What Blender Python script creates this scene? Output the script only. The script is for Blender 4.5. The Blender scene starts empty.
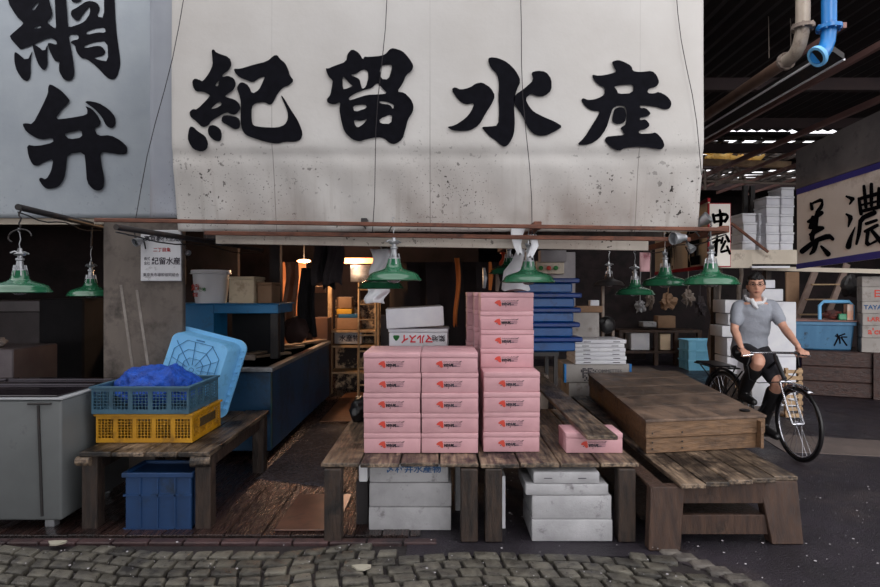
import bpy, bmesh, math, random
from mathutils import Vector, Matrix, noise
random.seed(7)
C = bpy.context.scene.collection
F = 600.0; H = 1.55
V = Vector
def P(px, py, Z): return V(((px-440)*Z/F, Z, H-(py-290)*Z/F))

# ------------------------------------------------------------------ materials
def lin(c):
    return tuple((v/255/12.92 if v/255 <= .04045 else ((v/255+.055)/1.055)**2.4) for v in c)+(1,)
MATS = {}
def M(name, c1, c2=None, c3=None, scale=4, stretch=(1,1,1), rough=.6, metal=0, bump=0, bscale=30,
      dscale=6, dth=(.55,.7), tone=0, emit=None, estr=0, spec=.5, alpha=1, trans=0, coat=0, rvar=0):
    if name in MATS: return MATS[name]
    m = bpy.data.materials.new(name); m.use_nodes = True
    nt = m.node_tree; N = nt.nodes; L = nt.links; b = N['Principled BSDF']
    c1 = lin(c1); c2 = lin(c2) if c2 else c1
    tc = N.new('ShaderNodeTexCoord'); oi = N.new('ShaderNodeObjectInfo')
    ad = N.new('ShaderNodeVectorMath'); ad.operation = 'ADD'
    cx = N.new('ShaderNodeVectorMath'); cx.operation = 'SCALE'; cx.inputs['Scale'].default_value = 13
    cmb = N.new('ShaderNodeCombineXYZ')
    for i in range(3): L.new(oi.outputs['Random'], cmb.inputs[i])
    L.new(cmb.outputs[0], cx.inputs[0]); L.new(tc.outputs['Object'], ad.inputs[0]); L.new(cx.outputs[0], ad.inputs[1])
    mp = N.new('ShaderNodeMapping'); mp.inputs['Scale'].default_value = stretch
    L.new(ad.outputs[0], mp.inputs[0])
    def nz(sc, det=4, ro=.6, src=None):
        n = N.new('ShaderNodeTexNoise'); n.inputs['Scale'].default_value = sc
        n.inputs['Detail'].default_value = det; n.inputs['Roughness'].default_value = ro
        L.new((src or mp).outputs[0], n.inputs['Vector']); return n
    def rng(src, a, z, lo=0, hi=1):
        r = N.new('ShaderNodeMapRange'); r.inputs[1].default_value = a; r.inputs[2].default_value = z
        r.inputs[3].default_value = lo; r.inputs[4].default_value = hi; L.new(src, r.inputs[0]); return r
    def mix(f, a, bb, typ='MIX'):
        x = N.new('ShaderNodeMix'); x.data_type = 'RGBA'; x.blend_type = typ
        if hasattr(f, 'is_linked') or hasattr(f, 'links'): L.new(f, x.inputs[0])
        else: x.inputs[0].default_value = f
        for i, q in ((6, a), (7, bb)):
            if isinstance(q, tuple): x.inputs[i].default_value = q
            else: L.new(q, x.inputs[i])
        return x.outputs[2]
    col = mix(rng(nz(scale).outputs[0], .35, .65).outputs[0], c1, c2)
    if c3:
        col = mix(rng(nz(dscale, 8, .7, ad).outputs[0], dth[0], dth[1]).outputs[0], col, lin(c3))
    if tone:
        at = N.new('ShaderNodeAttribute'); at.attribute_name = 'tone'
        t = rng(at.outputs['Fac'], -1, 1, 1-tone, 1+tone)
        sc = N.new('ShaderNodeVectorMath'); sc.operation = 'SCALE'; L.new(col, sc.inputs[0]); L.new(t.outputs[0], sc.inputs['Scale'])
        col = sc.outputs[0]
    L.new(col, b.inputs['Base Color'])
    b.inputs['Roughness'].default_value = rough; b.inputs['Metallic'].default_value = metal
    b.inputs['Specular IOR Level'].default_value = spec
    if rvar: L.new(rng(nz(scale*2).outputs[0], .35, .65, rough-rvar, rough+rvar).outputs[0], b.inputs['Roughness'])
    if coat: b.inputs['Coat Weight'].default_value = coat
    if trans: b.inputs['Transmission Weight'].default_value = trans
    if alpha < 1: b.inputs['Alpha'].default_value = alpha
    if bump:
        bp = N.new('ShaderNodeBump'); bp.inputs['Strength'].default_value = bump; bp.inputs['Distance'].default_value = .02
        L.new(nz(bscale, 5, .6).outputs[0], bp.inputs['Height']); L.new(bp.outputs[0], b.inputs['Normal'])
    if emit:
        b.inputs['Emission Color'].default_value = lin(emit); b.inputs['Emission Strength'].default_value = estr
    MATS[name] = m; m['col'] = 1
    return m

# ------------------------------------------------------------------ mesh builder
class MB:
    def __init__(s):
        s.bm = bmesh.new(); s.t = s.bm.faces.layers.float.new('tone')
    def _tone(s, faces, tone):
        if tone:
            for f in faces: f[s.t] = tone
    def hexa(s, p, b=0, tone=0, seg=1):
        v = [s.bm.verts.new(q) for q in p]
        fs = [s.bm.faces.new([v[i] for i in q]) for q in ((3,2,1,0),(4,5,6,7),(0,1,5,4),(1,2,6,5),(2,3,7,6),(3,0,4,7))]
        s._tone(fs, tone)
        if b:
            es = list({e for f in fs for e in f.edges})
            bmesh.ops.bevel(s.bm, geom=es, offset=b, segments=seg, affect='EDGES', profile=.5)
        return s
    def box(s, x0, x1, y0, y1, z0, z1, b=0, tone=0, seg=1, M4=None):
        p = [V(q) for q in ((x0,y0,z0),(x1,y0,z0),(x1,y1,z0),(x0,y1,z0),(x0,y0,z1),(x1,y0,z1),(x1,y1,z1),(x0,y1,z1))]
        if M4: p = [M4 @ q for q in p]
        return s.hexa(p, b, tone, seg)
    def bar(s, p, q, w, h=None, b=0, up=V((0,0,1)), tone=0):
        h = h or w; p = V(p); q = V(q); d = (q-p).normalized()
        r = d.cross(up)
        if r.length < .05: r = d.cross(V((0,1,0)))
        r.normalize(); u = r.cross(d)
        r = r*w/2; u = u*h/2
        return s.hexa([p-r-u, p+r-u, q+r-u, q-r-u, p-r+u, p+r+u, q+r+u, q-r+u], b, tone)
    def tube(s, pts, r, n=8, closed=False):
        pts = [V(p) for p in pts]; m = len(pts); rs = r if isinstance(r, (list,tuple)) else [r]*m
        rings = []; prev = None
        for i, p in enumerate(pts):
            a = pts[(i-1) % m] if (closed or i) else p; c = pts[(i+1) % m] if (closed or i < m-1) else p
            d = (c-a).normalized()
            if prev is None:
                u = d.orthogonal().normalized()
            else:
                u = (prev - d*prev.dot(d))
                u = u.normalized() if u.length > 1e-6 else d.orthogonal().normalized()
            prev = u; w = d.cross(u)
            rings.append([s.bm.verts.new(p+(u*math.cos(t)+w*math.sin(t))*rs[i]) for t in [2*math.pi*k/n for k in range(n)]])
        for i in range(m if closed else m-1):
            A = rings[i]; B = rings[(i+1) % m]
            for k in range(n): s.bm.faces.new((A[k], A[(k+1)%n], B[(k+1)%n], B[k]))
        if not closed:
            s.bm.faces.new(rings[0][::-1]); s.bm.faces.new(rings[-1])
        return s
    def lathe(s, prof, n=32, M4=None, sx=1, sy=1, cap=True):
        M4 = M4 or Matrix(); rings = []
        for r, z in prof:
            rings.append([s.bm.verts.new(M4 @ V((r*sx*math.cos(2*math.pi*k/n), r*sy*math.sin(2*math.pi*k/n), z))) for k in range(n)])
        for A, B in zip(rings, rings[1:]):
            for k in range(n): s.bm.faces.new((A[k], A[(k+1)%n], B[(k+1)%n], B[k]))
        if cap:
            s.bm.faces.new(rings[0][::-1]); s.bm.faces.new(rings[-1])
        return s
    def prism(s, poly, f0, f1, b=0):
        """poly list of 2D, f0/f1 map (u,v)->Vector for the two faces"""
        A = [s.bm.verts.new(f0(*p)) for p in poly]; B = [s.bm.verts.new(f1(*p)) for p in poly]
        fs = [s.bm.faces.new(A[::-1]), s.bm.faces.new(B)]
        n = len(poly)
        for k in range(n): fs.append(s.bm.faces.new((A[k], A[(k+1)%n], B[(k+1)%n], B[k])))
        if b:
            es = list({e for f in fs[:2] for e in f.edges})
            bmesh.ops.bevel(s.bm, geom=es, offset=b, segments=2, affect='EDGES')
        return s
    def mesh(s, me, fn=lambda v: v):
        n = len(s.bm.verts); s.bm.from_mesh(me); s.bm.verts.ensure_lookup_table()
        for v in list(s.bm.verts)[n:]: v.co = fn(v.co.copy())
        return s
    def grid(s, nu, nv, fn, thick=None):
        g = [[s.bm.verts.new(fn(i/nu, j/nv)) for j in range(nv+1)] for i in range(nu+1)]
        for i in range(nu):
            for j in range(nv): s.bm.faces.new((g[i][j], g[i+1][j], g[i+1][j+1], g[i][j+1]))
        return s
    def ball(s, c, r, sub=2, sc=(1,1,1), jit=0):
        g = bmesh.ops.create_icosphere(s.bm, subdivisions=sub, radius=r)['verts']
        for v in g:
            n_ = v.co.normalized()
            k = 1+jit*noise.noise(n_*2.3+V(c)*5) if jit else 1
            v.co = V((v.co.x*sc[0]*k, v.co.y*sc[1]*k, v.co.z*sc[2]*k))+V(c)
        return s
    def build(s, name, mat, parent=None, smooth=35, world=True, recalc=True, solid=0):
        if recalc: bmesh.ops.recalc_face_normals(s.bm, faces=s.bm.faces)
        off = V((0,0,0))
        if parent:
            if world:
                q = parent
                while q: off += q.location; q = q.parent
        else:
            xs = [v.co for v in s.bm.verts]
            if world:
                off = V(((min(c.x for c in xs)+max(c.x for c in xs))/2, (min(c.y for c in xs)+max(c.y for c in xs))/2, min(c.z for c in xs)))
        for v in s.bm.verts: v.co -= off
        me = bpy.data.meshes.new(name); s.bm.to_mesh(me); s.bm.free()
        o = bpy.data.objects.new(name, me); C.objects.link(o)
        me.materials.append(mat)
        if smooth:
            for p in me.polygons: p.use_smooth = True
            me.set_sharp_from_angle(angle=math.radians(smooth))
        if parent: o.parent = parent
        else: o.location = off
        if solid:
            md = o.modifiers.new('thickness', 'SOLIDIFY'); md.thickness = solid; md.offset = 0
        return o
def tag(o, label=None, cat=None, group=None, kind=None):
    if label: o['label'] = label
    if cat: o['category'] = cat
    if group: o['group'] = group
    if kind: o['kind'] = kind
    return o
def thing(name, label, cat, loc=(0,0,0), rotz=0, group=None):
    o = bpy.data.objects.new(name, None); C.objects.link(o); o.location = V(loc); o.rotation_euler = (0,0,rotz)
    o.empty_display_size = .1
    return tag(o, label, cat, group)
def struct(o): o['kind'] = 'structure'; return o
def dup(o, loc=None, rotz=None, label=None, group=None, par=None):
    c = o.copy(); C.objects.link(c)
    if par: c.parent = par
    if loc is not None: c.location = V(loc)
    if rotz is not None: c.rotation_euler = (0,0,rotz)
    if label: c['label'] = label
    if group: c['group'] = group
    for ch in [q for q in o.children]: dup(ch, par=c)
    return c
def evald(o):
    dg = bpy.context.evaluated_depsgraph_get(); dg.update()
    return bpy.data.meshes.new_from_object(o.evaluated_get(dg))

# ------------------------------------------------------------------ lettering
def chaikin(p, it=1):
    for _ in range(it):
        q = []
        for i in range(len(p)):
            a = p[i]; b = p[(i+1)%len(p)]
            q += [(a[0]*.78+b[0]*.22, a[1]*.78+b[1]*.22), (a[0]*.22+b[0]*.78, a[1]*.22+b[1]*.78)]
        p = q
    return p
def fill(mb, loops, fn, smooth=1, ext=.002):
    cu = bpy.data.curves.new('outline', 'CURVE'); cu.dimensions = '2D'; cu.fill_mode = 'BOTH'
    for lp in loops:
        lp = chaikin(lp, smooth) if smooth else lp
        sp = cu.splines.new('POLY'); sp.points.add(len(lp)-1)
        for k, (x, y) in enumerate(lp): sp.points[k].co = (x*.01, -y*.01, 0, 1)
        sp.use_cyclic_u = True
    cu.extrude = .001
    o = bpy.data.objects.new('outline', cu); C.objects.link(o)
    me = evald(o)
    mb.mesh(me, lambda v: fn(v.x*100, -v.y*100, v.z*1000*ext))
    bpy.data.objects.remove(o); bpy.data.meshes.remove(me); bpy.data.curves.remove(cu)
def stroke(pts):
    L_ = []; R_ = []; n = len(pts)
    for i, (x, y, w) in enumerate(pts):
        a = pts[max(i-1, 0)]; b = pts[min(i+1, n-1)]
        d = V((b[0]-a[0], b[1]-a[1])); d.normalize() if d.length else None
        e = V((-d.y, d.x))*w/2
        if i == 0:
            L_.append((x-d.x*w*.35+e.x*.5, y-d.y*w*.35+e.y*.5)); R_.append((x-d.x*w*.35-e.x*.5, y-d.y*w*.35-e.y*.5))
        L_.append((x+e.x, y+e.y)); R_.append((x-e.x, y-e.y))
        if i == n-1:
            L_.append((x+d.x*w*.35+e.x*.5, y+d.y*w*.35+e.y*.5)); R_.append((x+d.x*w*.35-e.x*.5, y+d.y*w*.35-e.y*.5))
    return L_+R_[::-1]
def text(mb, body, o, r, u, size, off=.0, ext=.0006, align='CENTER'):
    cu = bpy.data.curves.new('lettering', 'FONT'); cu.body = body; cu.size = 1; cu.align_x = align; cu.align_y = 'CENTER'
    cu.offset = off; cu.resolution_u = 2
    ob = bpy.data.objects.new('lettering', cu); C.objects.link(ob)
    me = evald(ob); r = V(r); u = V(u); n = r.cross(u).normalized()
    mb.mesh(me, lambda v: V(o)+r*v.x*size+u*v.y*size+n*ext)
    bpy.data.objects.remove(ob); bpy.data.meshes.remove(me); bpy.data.curves.remove(cu)

# ------------------------------------------------------------------ material set
canvas = None
def canvas_mat(name, base, warm, speck=1.0, seams=(), zlo=1.95, zhi=2.55):
    m = M(name, base, warm, scale=1.3, rough=.75, bump=.15, bscale=9, spec=.2)
    nt = m.node_tree; N = nt.nodes; L = nt.links; b = N['Principled BSDF']
    geo = N.new('ShaderNodeNewGeometry'); sx = N.new('ShaderNodeSeparateXYZ'); L.new(geo.outputs['Position'], sx.inputs[0])
    src = b.inputs['Base Color'].links[0].from_socket
    def rng(s, a, z, lo=0, hi=1):
        r = N.new('ShaderNodeMapRange'); r.inputs[1].default_value = a; r.inputs[2].default_value = z
        r.inputs[3].default_value = lo; r.inputs[4].default_value = hi; L.new(s, r.inputs[0]); return r.outputs[0]
    def mul(a, bb, op='MULTIPLY'):
        x = N.new('ShaderNodeMath'); x.operation = op
        for i, q in enumerate((a, bb)):
            if isinstance(q, (int, float)): x.inputs[i].default_value = q
            else: L.new(q, x.inputs[i])
        return x.outputs[0]
    def mixc(f, a, col):
        x = N.new('ShaderNodeMix'); x.data_type = 'RGBA'; L.new(f, x.inputs[0]); L.new(a, x.inputs[6]); x.inputs[7].default_value = lin(col); return x.outputs[2]
    def nz(sc, det=3, st=None):
        n = N.new('ShaderNodeTexNoise'); n.inputs['Scale'].default_value = sc; n.inputs['Detail'].default_value = det
        if st:
            mp = N.new('ShaderNodeMapping'); mp.inputs['Scale'].default_value = st; L.new(geo.outputs['Position'], mp.inputs[0]); L.new(mp.outputs[0], n.inputs[0])
        else: L.new(geo.outputs['Position'], n.inputs[0])
        return n.outputs[0]
    low = rng(sx.outputs['Z'], zhi, zlo)
    # brownish weather stain towards the dirty lower hem, run-down streaks, mildew specks
    stain = mul(mul(low, rng(nz(1.6, 6), .36, .64)), .95)
    col = mixc(stain, src, (132,116,108))
    streak = mul(mul(low, rng(nz(3, 4, (6,1,.5)), .55, .75)), .5)
    col = mixc(streak, col, (135,122,112))
    sp = mul(mul(rng(nz(26, 2), .655, .675), rng(nz(2.2, 2), .42, .62)), rng(sx.outputs['Z'], 2.75, 2.35))
    col = mixc(mul(sp, speck), col, (52,46,44))
    sp2 = mul(mul(rng(nz(70, 1), .68, .71), rng(nz(1.5, 2), .4, .6)), rng(sx.outputs['Z'], 2.6, 2.2))
    col = mixc(mul(sp2, speck*.9), col, (60,52,50))
    for X in seams:
        d = mul(sx.outputs['X'], X, 'SUBTRACT'); a = N.new('ShaderNodeMath'); a.operation = 'ABSOLUTE'; L.new(d, a.inputs[0])
        col = mixc(mul(rng(a.outputs[0], .004, .0015), rng(sx.outputs['Z'], 3.2, 2.4, .15, .7)), col, (110,104,100))
    L.new(col, b.inputs['Base Color'])
    return m
ink = M('black_paint', (12,12,18), (18,18,25), rough=.8, scale=20, spec=.08)
wood = lambda n, a, b, c=None, st=(14,1.2,14), **k: M(n, a, b, c, scale=3.5, stretch=st, rough=k.pop('rough', .6), bump=.5, bscale=6, tone=.45, rvar=.15, **k)
W_old = wood('weathered_boards', (40,31,28), (140,120,100), (17,13,13), dscale=4, dth=(.45,.6), rough=.45)
W_dark = wood('dark_wet_timber', (30,22,19), (62,47,38), (14,10,10), st=(8,8,1.5))
W_trest = wood('reddish_trestle_timber', (52,36,30), (76,54,42), (26,18,16), st=(8,8,1.5))
W_crate = wood('crate_pine', (98,74,54), (128,98,72), (50,36,28), st=(1.5,10,10), dscale=4, dth=(.55,.75))
W_cratetop = wood('crate_top_ply', (76,62,54), (122,100,84), (46,36,32), st=(2,.9,2), dscale=3, dth=(.5,.75))
W_pale = wood('pale_shelf_wood', (150,120,90), (186,156,120), st=(3,3,3))
PINK = M('pink_foam', (190,144,150), (202,156,162), rough=.55, scale=6, bump=.12, bscale=160, spec=.35)
PINKL = M('pink_foam_lid', (196,150,156), (208,162,168), rough=.5, scale=6, bump=.12, bscale=160, spec=.35)
FOAM = M('white_foam', (214,214,222), (226,226,230), (176,168,168), scale=5, rough=.55, bump=.12, bscale=150, dscale=4, dth=(.6,.85), spec=.35)
FOAMD = M('soiled_white_foam', (158,157,160), (178,177,180), (84,78,80), scale=5, rough=.6, bump=.2, bscale=80, dscale=9, dth=(.58,.74), spec=.3)  # soil specks; darker base also stands in for shade under the right table
REDP = M('red_print', (200,56,44), (190,66,50), rough=.6); BLKP = M('black_print', (34,28,44), (54,46,58), rough=.6)
BLUP = M('blue_print', (30,80,130), rough=.6); GRNP = M('green_print', (40,130,60), rough=.6)
REDT = M('bright_red_print', (206,24,44), rough=.6)
GREEN = M('green_enamel', (32,84,58), (42,100,72), (24,60,46), scale=4, rough=.18, dscale=7, dth=(.6,.8), coat=.4)
STEEL = M('galvanised_fitting', (150,152,156), (180,182,186), (90,88,88), scale=15, rough=.35, metal=.7)
RUST = M('rusty_steel', (92,58,46), (122,76,58), (60,40,36), scale=9, stretch=(1,1,4), rough=.75, bump=.3, bscale=60)
BLACKM = M('dark_painted_steel', (30,28,30), (42,38,38), (64,48,40), scale=9, rough=.55)
DARK = M('shadow_tinted_wall', (26,20,22), (44,32,34), (16,12,14), scale=2.5, rough=.85, bump=.3, bscale=12, dscale=3)  # dark purple base carries the tint of the shadows
CORR = M('dark_roof_sheet', (24,20,22), (40,30,32), scale=3, rough=.8)
RAFT = M('brown_rafter', (124,92,88), (144,108,102), scale=5, stretch=(1,.3,1), rough=.7)
CABLUE = M('worn_blue_paint', (24,108,160), (32,124,180), (44,66,72), scale=3, rough=.45, dscale=4, dth=(.56,.72), bump=.1)
TANK = M('faded_blue_steel', (24,58,88), (32,74,108), (26,34,44), scale=2.5, rough=.42, dscale=3, dth=(.5,.7), bump=.1)
LBLUE = M('light_blue_plastic', (112,180,230), (122,190,236), (90,150,196), scale=3, rough=.4)
LINE = M('darker_blue_rib', (48,108,160), rough=.5)  # ribs drawn in a darker blue than the tub
GBLUE = M('grey_blue_plastic', (52,86,106), (66,100,120), (40,60,72), scale=5, rough=.45)
YEL = M('yellow_plastic', (176,124,16), (196,142,24), (110,74,14), scale=4, rough=.45)
DBLUE = M('deep_blue_plastic', (22,70,140), (28,84,160), (20,44,84), scale=4, rough=.4)
WHITEPL = M('white_plastic', (236,236,240), (240,240,244), (180,176,176), scale=5, rough=.4, dscale=5, dth=(.62,.82))
FREEZ = M('freezer_enamel', (92,95,96), (104,107,108), (58,56,56), scale=2, rough=.4, dscale=4, dth=(.6,.8))
GLASSD = M('dark_lid_glass', (22,18,22), (34,28,34), scale=3, rough=.12)
CONC = M('stained_concrete', (88,80,75), (112,102,95), (56,50,47), scale=2.2, stretch=(1,1,.5), rough=.8, bump=.25, bscale=22, dscale=4, dth=(.5,.72))
CARD = M('brown_cardboard', (136,106,82), (152,120,94), rough=.8); CARDG = M('grey_cardboard', (150,144,140), (168,162,158), (110,98,92), rough=.8)
NET = M('royal_blue_mesh', (8,58,150), (16,86,200), scale=14, rough=.45, bump=.8, bscale=90)
PAPER = M('white_paper', (214,216,222), (226,228,232), rough=.7, bump=.2, bscale=20)
RUBBER = M('black_rubber', (16,15,17), (26,24,26), rough=.4, scale=20)
CHROME = M('chrome', (190,190,196), metal=1, rough=.22)
SKIN = M('skin', (196,144,122), (206,156,134), scale=8, rough=.5)
SHIRT = M('grey_tshirt', (140,144,154), (154,158,168), scale=5, rough=.9, bump=1.0, bscale=7)
SHORTS = M('black_shorts', (22,21,28), (30,28,36), rough=.8, scale=8, bump=.3, bscale=12)
HAIR = M('black_hair', (16,14,15), (26,23,24), rough=.55, scale=30, bump=.6, bscale=60)
TOWEL = M('white_towel', (216,216,220), rough=.9, bump=.6, bscale=60)
SKYB = M('bright_blue_pipe_paint', (24,110,180), (30,124,196), (20,80,130), rough=.35, scale=5, dscale=8, dth=(.62,.75))
BEIGEP = M('beige_pipe_paint', (150,138,126), (166,152,138), (108,90,78), rough=.4, scale=5, dscale=6)
GREYW = M('driftwood_grey', (120,108,100), (146,132,122), (80,66,60), rough=.85, bump=.6, bscale=14, scale=4)
CLOTHG = M('charcoal_cloth', (50,44,48), (70,62,64), rough=.9, bump=.4, bscale=10); CLOTHB = M('black_cloth', (18,16,20), (28,25,28), rough=.9)
ORNG = M('orange_cloth', (196,104,44), (214,122,52), rough=.8)
CREAM = M('cream_beam', (198,186,170), (212,200,184), (140,126,112), rough=.7, scale=3)

# ------------------------------------------------------------------ ground
def cobble():
    mb = MB(); r = -1; y = 2.3
    rows = 0
    while y < 3.60:
        d = .096+random.random()*.014; x = -3.6+random.random()*.1
        while x < 1.62:
            w = .105+random.random()*.055
            def warp(X, Y):
                return V((X+.05*math.sin(Y*5), Y+.11*math.sin(X*1.9+.9)+.012*math.sin(X*9), 0))
            if x+w < 1.35+(3.6-y)*.45 and warp(x,y).y+d < (3.645 if x < -.3 else 3.56):
                g = .009; z = .012+random.random()*.008; j = lambda: random.uniform(-.006, .006)
                q = [(x+g+j(), y+g+j()), (x+w-g+j(), y+g+j()), (x+w-g+j(), y+d-g+j()), (x+g+j(), y+d-g+j())]
                base = [warp(*p)+V((0,0,-.03)) for p in q]; top = [warp(*p)+V((0,0,z+j()*.6)) for p in q]
                mb.hexa(base+top, b=.011, tone=random.uniform(-1, 1), seg=2)
            x += w
        y += d
    return struct(mb.build('floor_cobblestones', M('granite_setts', (56,53,50), (100,96,86), (32,30,32), scale=9, rough=.42, bump=.5, bscale=45, tone=.35, dscale=14, rvar=.15)))
cobble()
mb = MB(); mb.box(-14, 14, -40, 16, -.3, -.012)
struct(mb.build('floor', M('dark_bedding', (30,26,28), (44,38,38), rough=.6, scale=8, bump=.4, bscale=60), smooth=0))
# asphalt lane (right and behind the trestles)
ASPH = M('wet_asphalt', (26,20,30), (42,34,45), (66,56,56), scale=2.2, rough=.42, bump=1, bscale=90, dscale=1.2, dth=(.55,.72), rvar=.12)
mb = MB()
pts = [(-.2,3.50),(1.28,3.50),(1.5,3.3),(1.95,2.3),(2.3,-3),(9,-3),(9,15),(-.2,15)]
mb.prism(pts, lambda x,y: V((x,y,-.2)), lambda x,y: V((x,y,-.002)))
struct(mb.build('floor_asphalt', ASPH, smooth=0))
mb = MB()
for k in range(7):
    t = k/6; x = 1.36+.36*t; y = 3.56-.5*t
    mb.hexa([V((x-.06,y-.05,-.03)),V((x+.07,y-.06,-.03)),V((x+.06,y+.05,-.03)),V((x-.07,y+.04,-.03)),V((x-.055,y-.045,.012)),V((x+.065,y-.05,.014)),V((x+.055,y+.045,.012)),V((x-.065,y+.035,.013))], b=.012, tone=random.uniform(0,1))
struct(mb.build('floor_edging', M('pale_edging', (62,58,56), (92,86,80), rough=.6, scale=12, bump=.5, bscale=40, tone=.3)))
# lighter concrete strip in the lane
mb = MB(); mb.prism([(3.3,5.75),(6.5,5.1),(6.5,5.6),(3.4,6.5)], lambda x,y: V((x,y,-.05)), lambda x,y: V((x,y,.003)))
struct(mb.build('floor_concrete', M('lane_concrete', (98,86,82), (120,106,100), (70,58,60), rough=.55, scale=2, bump=.3, bscale=40, dscale=3), smooth=0))
mb = MB(); mb.prism([(1.6,7.2),(4.3,7.4),(4.2,12.2),(1.9,12.2)], lambda x,y: V((x,y,-.05)), lambda x,y: V((x,y,.002)))
struct(mb.build('floor_lane_slab', M('back_concrete', (112,98,88), (132,116,104), (60,50,50), rough=.5, scale=1, stretch=(.4,1.6,1), dscale=1.5, dth=(.5,.65)), smooth=0))
# stall floor: wet planks
mb = MB(); x = -3.4
while x < -.15:
    w = .17+random.random()*.07
    mb.box(x+.003, min(x+w,-.12)-.003, 3.78, 10.9, -.03, .004+random.random()*.004, b=.003, tone=random.uniform(-1,1)); x += w
struct(mb.build('floor_stall_planks', wood('wet_red_brown_planks', (30,21,21), (56,39,35), (15,12,14), rough=.25, dscale=5), smooth=0))
mb = MB(); x = -3.3
while x < -.1:
    w = .2+random.random()*.03
    mb.box(x+.005, x+w-.005, 3.655, 3.72, -.03, .012, b=.006, tone=random.uniform(-1,1)); x += w
struct(mb.build('floor_kerb', M('brick_kerb', (58,40,42), (74,52,52), (34,28,32), rough=.55, scale=8, bump=.4, bscale=50, tone=.25)))
mb = MB(); mb.box(-1.06, -.66, 3.83, 4.5, .009, .02, b=.003)
tag(mb.build('plywood_sheet', M('wet_ply', (74,50,44), (104,72,60), (44,32,32), rough=.3, scale=4, dscale=5)), 'thin brown plywood sheet lying on the wet stall floor left of the front trestle', 'board')
# litter flecks
mb = MB()
for k in range(420):
    if random.random() < .75: x = random.uniform(.2, 3.4); y = random.uniform(2.9, 5.2)
    else: x = random.uniform(-3, 1.4); y = random.uniform(2.9, 3.7)
    a = random.random()*6; r = random.choice((.0015,.002,.002,.003,.004,.007))
    c = V((x,y,.022 if (x < 1.35 and y < 3.68) else .003))
    mb.hexa([c+V((math.cos(a+t)*r*q, math.sin(a+t)*r, z)) for z in (0,.003) for t, q in ((0,1),(1.57,1.2),(3.14,.8),(4.7,1.1))])
tag(mb.build('foam_crumbs', M('foam_crumb', (186,182,186), rough=.7), smooth=0), 'white foam crumbs scattered over the cobbles and dark asphalt', 'litter', kind='stuff')
for (px, py, Z, lab) in ((362, 572, 3.3, 'small flattened scrap of pale paper on the cobbles before the trestle'), (57,541,3.62,'pale yellowish scrap on the cobbles below the freezer')):
    p = P(px, py, Z); p.z = .02; mb = MB()
    mb.prism([(math.cos(t)*.05*(1+.3*math.sin(3*t)), math.sin(t)*.035) for t in [k*.7 for k in range(9)]], lambda x,y: p+V((x,y,.0)), lambda x,y: p+V((x,y,.006+.1*abs(x))))
    tag(mb.build('paper_scrap', M('scrap', (150,146,130), (170,164,150), rough=.8)), lab, 'litter')

# ------------------------------------------------------------------ shell
def slab(name, x0, x1, y0, y1, z0, z1, mat): 
    return struct(MB().box(x0,x1,y0,y1,z0,z1).build(name, mat, smooth=0))
slab('ceiling_street', -14, 1.4, -30, 1.3, 4.9, 5.0, DARK)  # unseen slab added over the street to dim the lower stall
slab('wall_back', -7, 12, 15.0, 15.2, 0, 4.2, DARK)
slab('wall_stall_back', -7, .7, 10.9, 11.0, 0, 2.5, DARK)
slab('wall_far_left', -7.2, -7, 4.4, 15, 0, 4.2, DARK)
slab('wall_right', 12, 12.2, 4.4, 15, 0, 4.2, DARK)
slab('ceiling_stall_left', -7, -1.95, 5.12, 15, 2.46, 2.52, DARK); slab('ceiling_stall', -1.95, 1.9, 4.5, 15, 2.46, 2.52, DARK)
# high roof: solid in front and at the back, with open battens between
mb = MB()
for k in range(int((12+7)/.15)):
    x = -7+k*.15; y0c = 5.12 if x < -1.95 else 4.36
    mb.hexa([V((x,y0c,3.9)),V((x+.075,y0c,3.93)),V((x+.075,8.9,3.93)),V((x,8.9,3.9)),V((x,y0c,3.96)),V((x+.075,y0c,3.99)),V((x+.075,8.9,3.99)),V((x,8.9,3.96))])
    mb.hexa([V((x+.075,y0c,3.93)),V((x+.15,y0c,3.9)),V((x+.15,8.9,3.9)),V((x+.075,8.9,3.93)),V((x+.075,y0c,3.99)),V((x+.15,y0c,3.96)),V((x+.15,8.9,3.96)),V((x+.075,8.9,3.99))])
struct(mb.build('ceiling', CORR, smooth=0))
slab('ceiling_back', -7, 12, 12.9, 15.2, 3.9, 3.96, CORR)
slab('ceiling_left', -7, 3.2, 8.9, 12.9, 3.9, 3.96, CORR)
slab('ceiling_right', 8.2, 12, 8.9, 12.9, 3.9, 3.96, CORR)
# canvas front -------------------------------------------------------------
ZC = 4.2
def zc(z):      # the cloth leans back below z 2.52
    t = max(0, 2.54-z); return ZC+.20*t+.05*math.exp(-((z-2.5)/.05)**2)*.25
x0 = P(172,0,ZC).x; x1 = P(703.5,0,ZC).x
seams = [P(272,0,ZC).x, P(430,0,ZC).x, P(640,0,ZC).x]
cm = canvas_mat('weathered_sign_canvas', (196,192,188), (206,203,200), seams=seams)
def cf(u, v):
    z = 1.97+(4.7-1.97)*(v**1.0); x = x0+(x1-x0)*u
    k = max(0, min(1, (2.55-z)/.15))
    e = .004*math.sin(x*9+z*3)+k*(.012*math.sin(x*5+1)+.006*math.sin(x*17+z*9))
    return V((x, zc(z)+e, z))
mb = MB(); mb.grid(150, 110, cf)
signthing = thing('canvas_sign', 'large dirty white canvas shop sign with four brushed black characters above the stall', 'sign', (0,ZC,1.97))
mb.build('canvas', cm, signthing, solid=.006)
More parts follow.
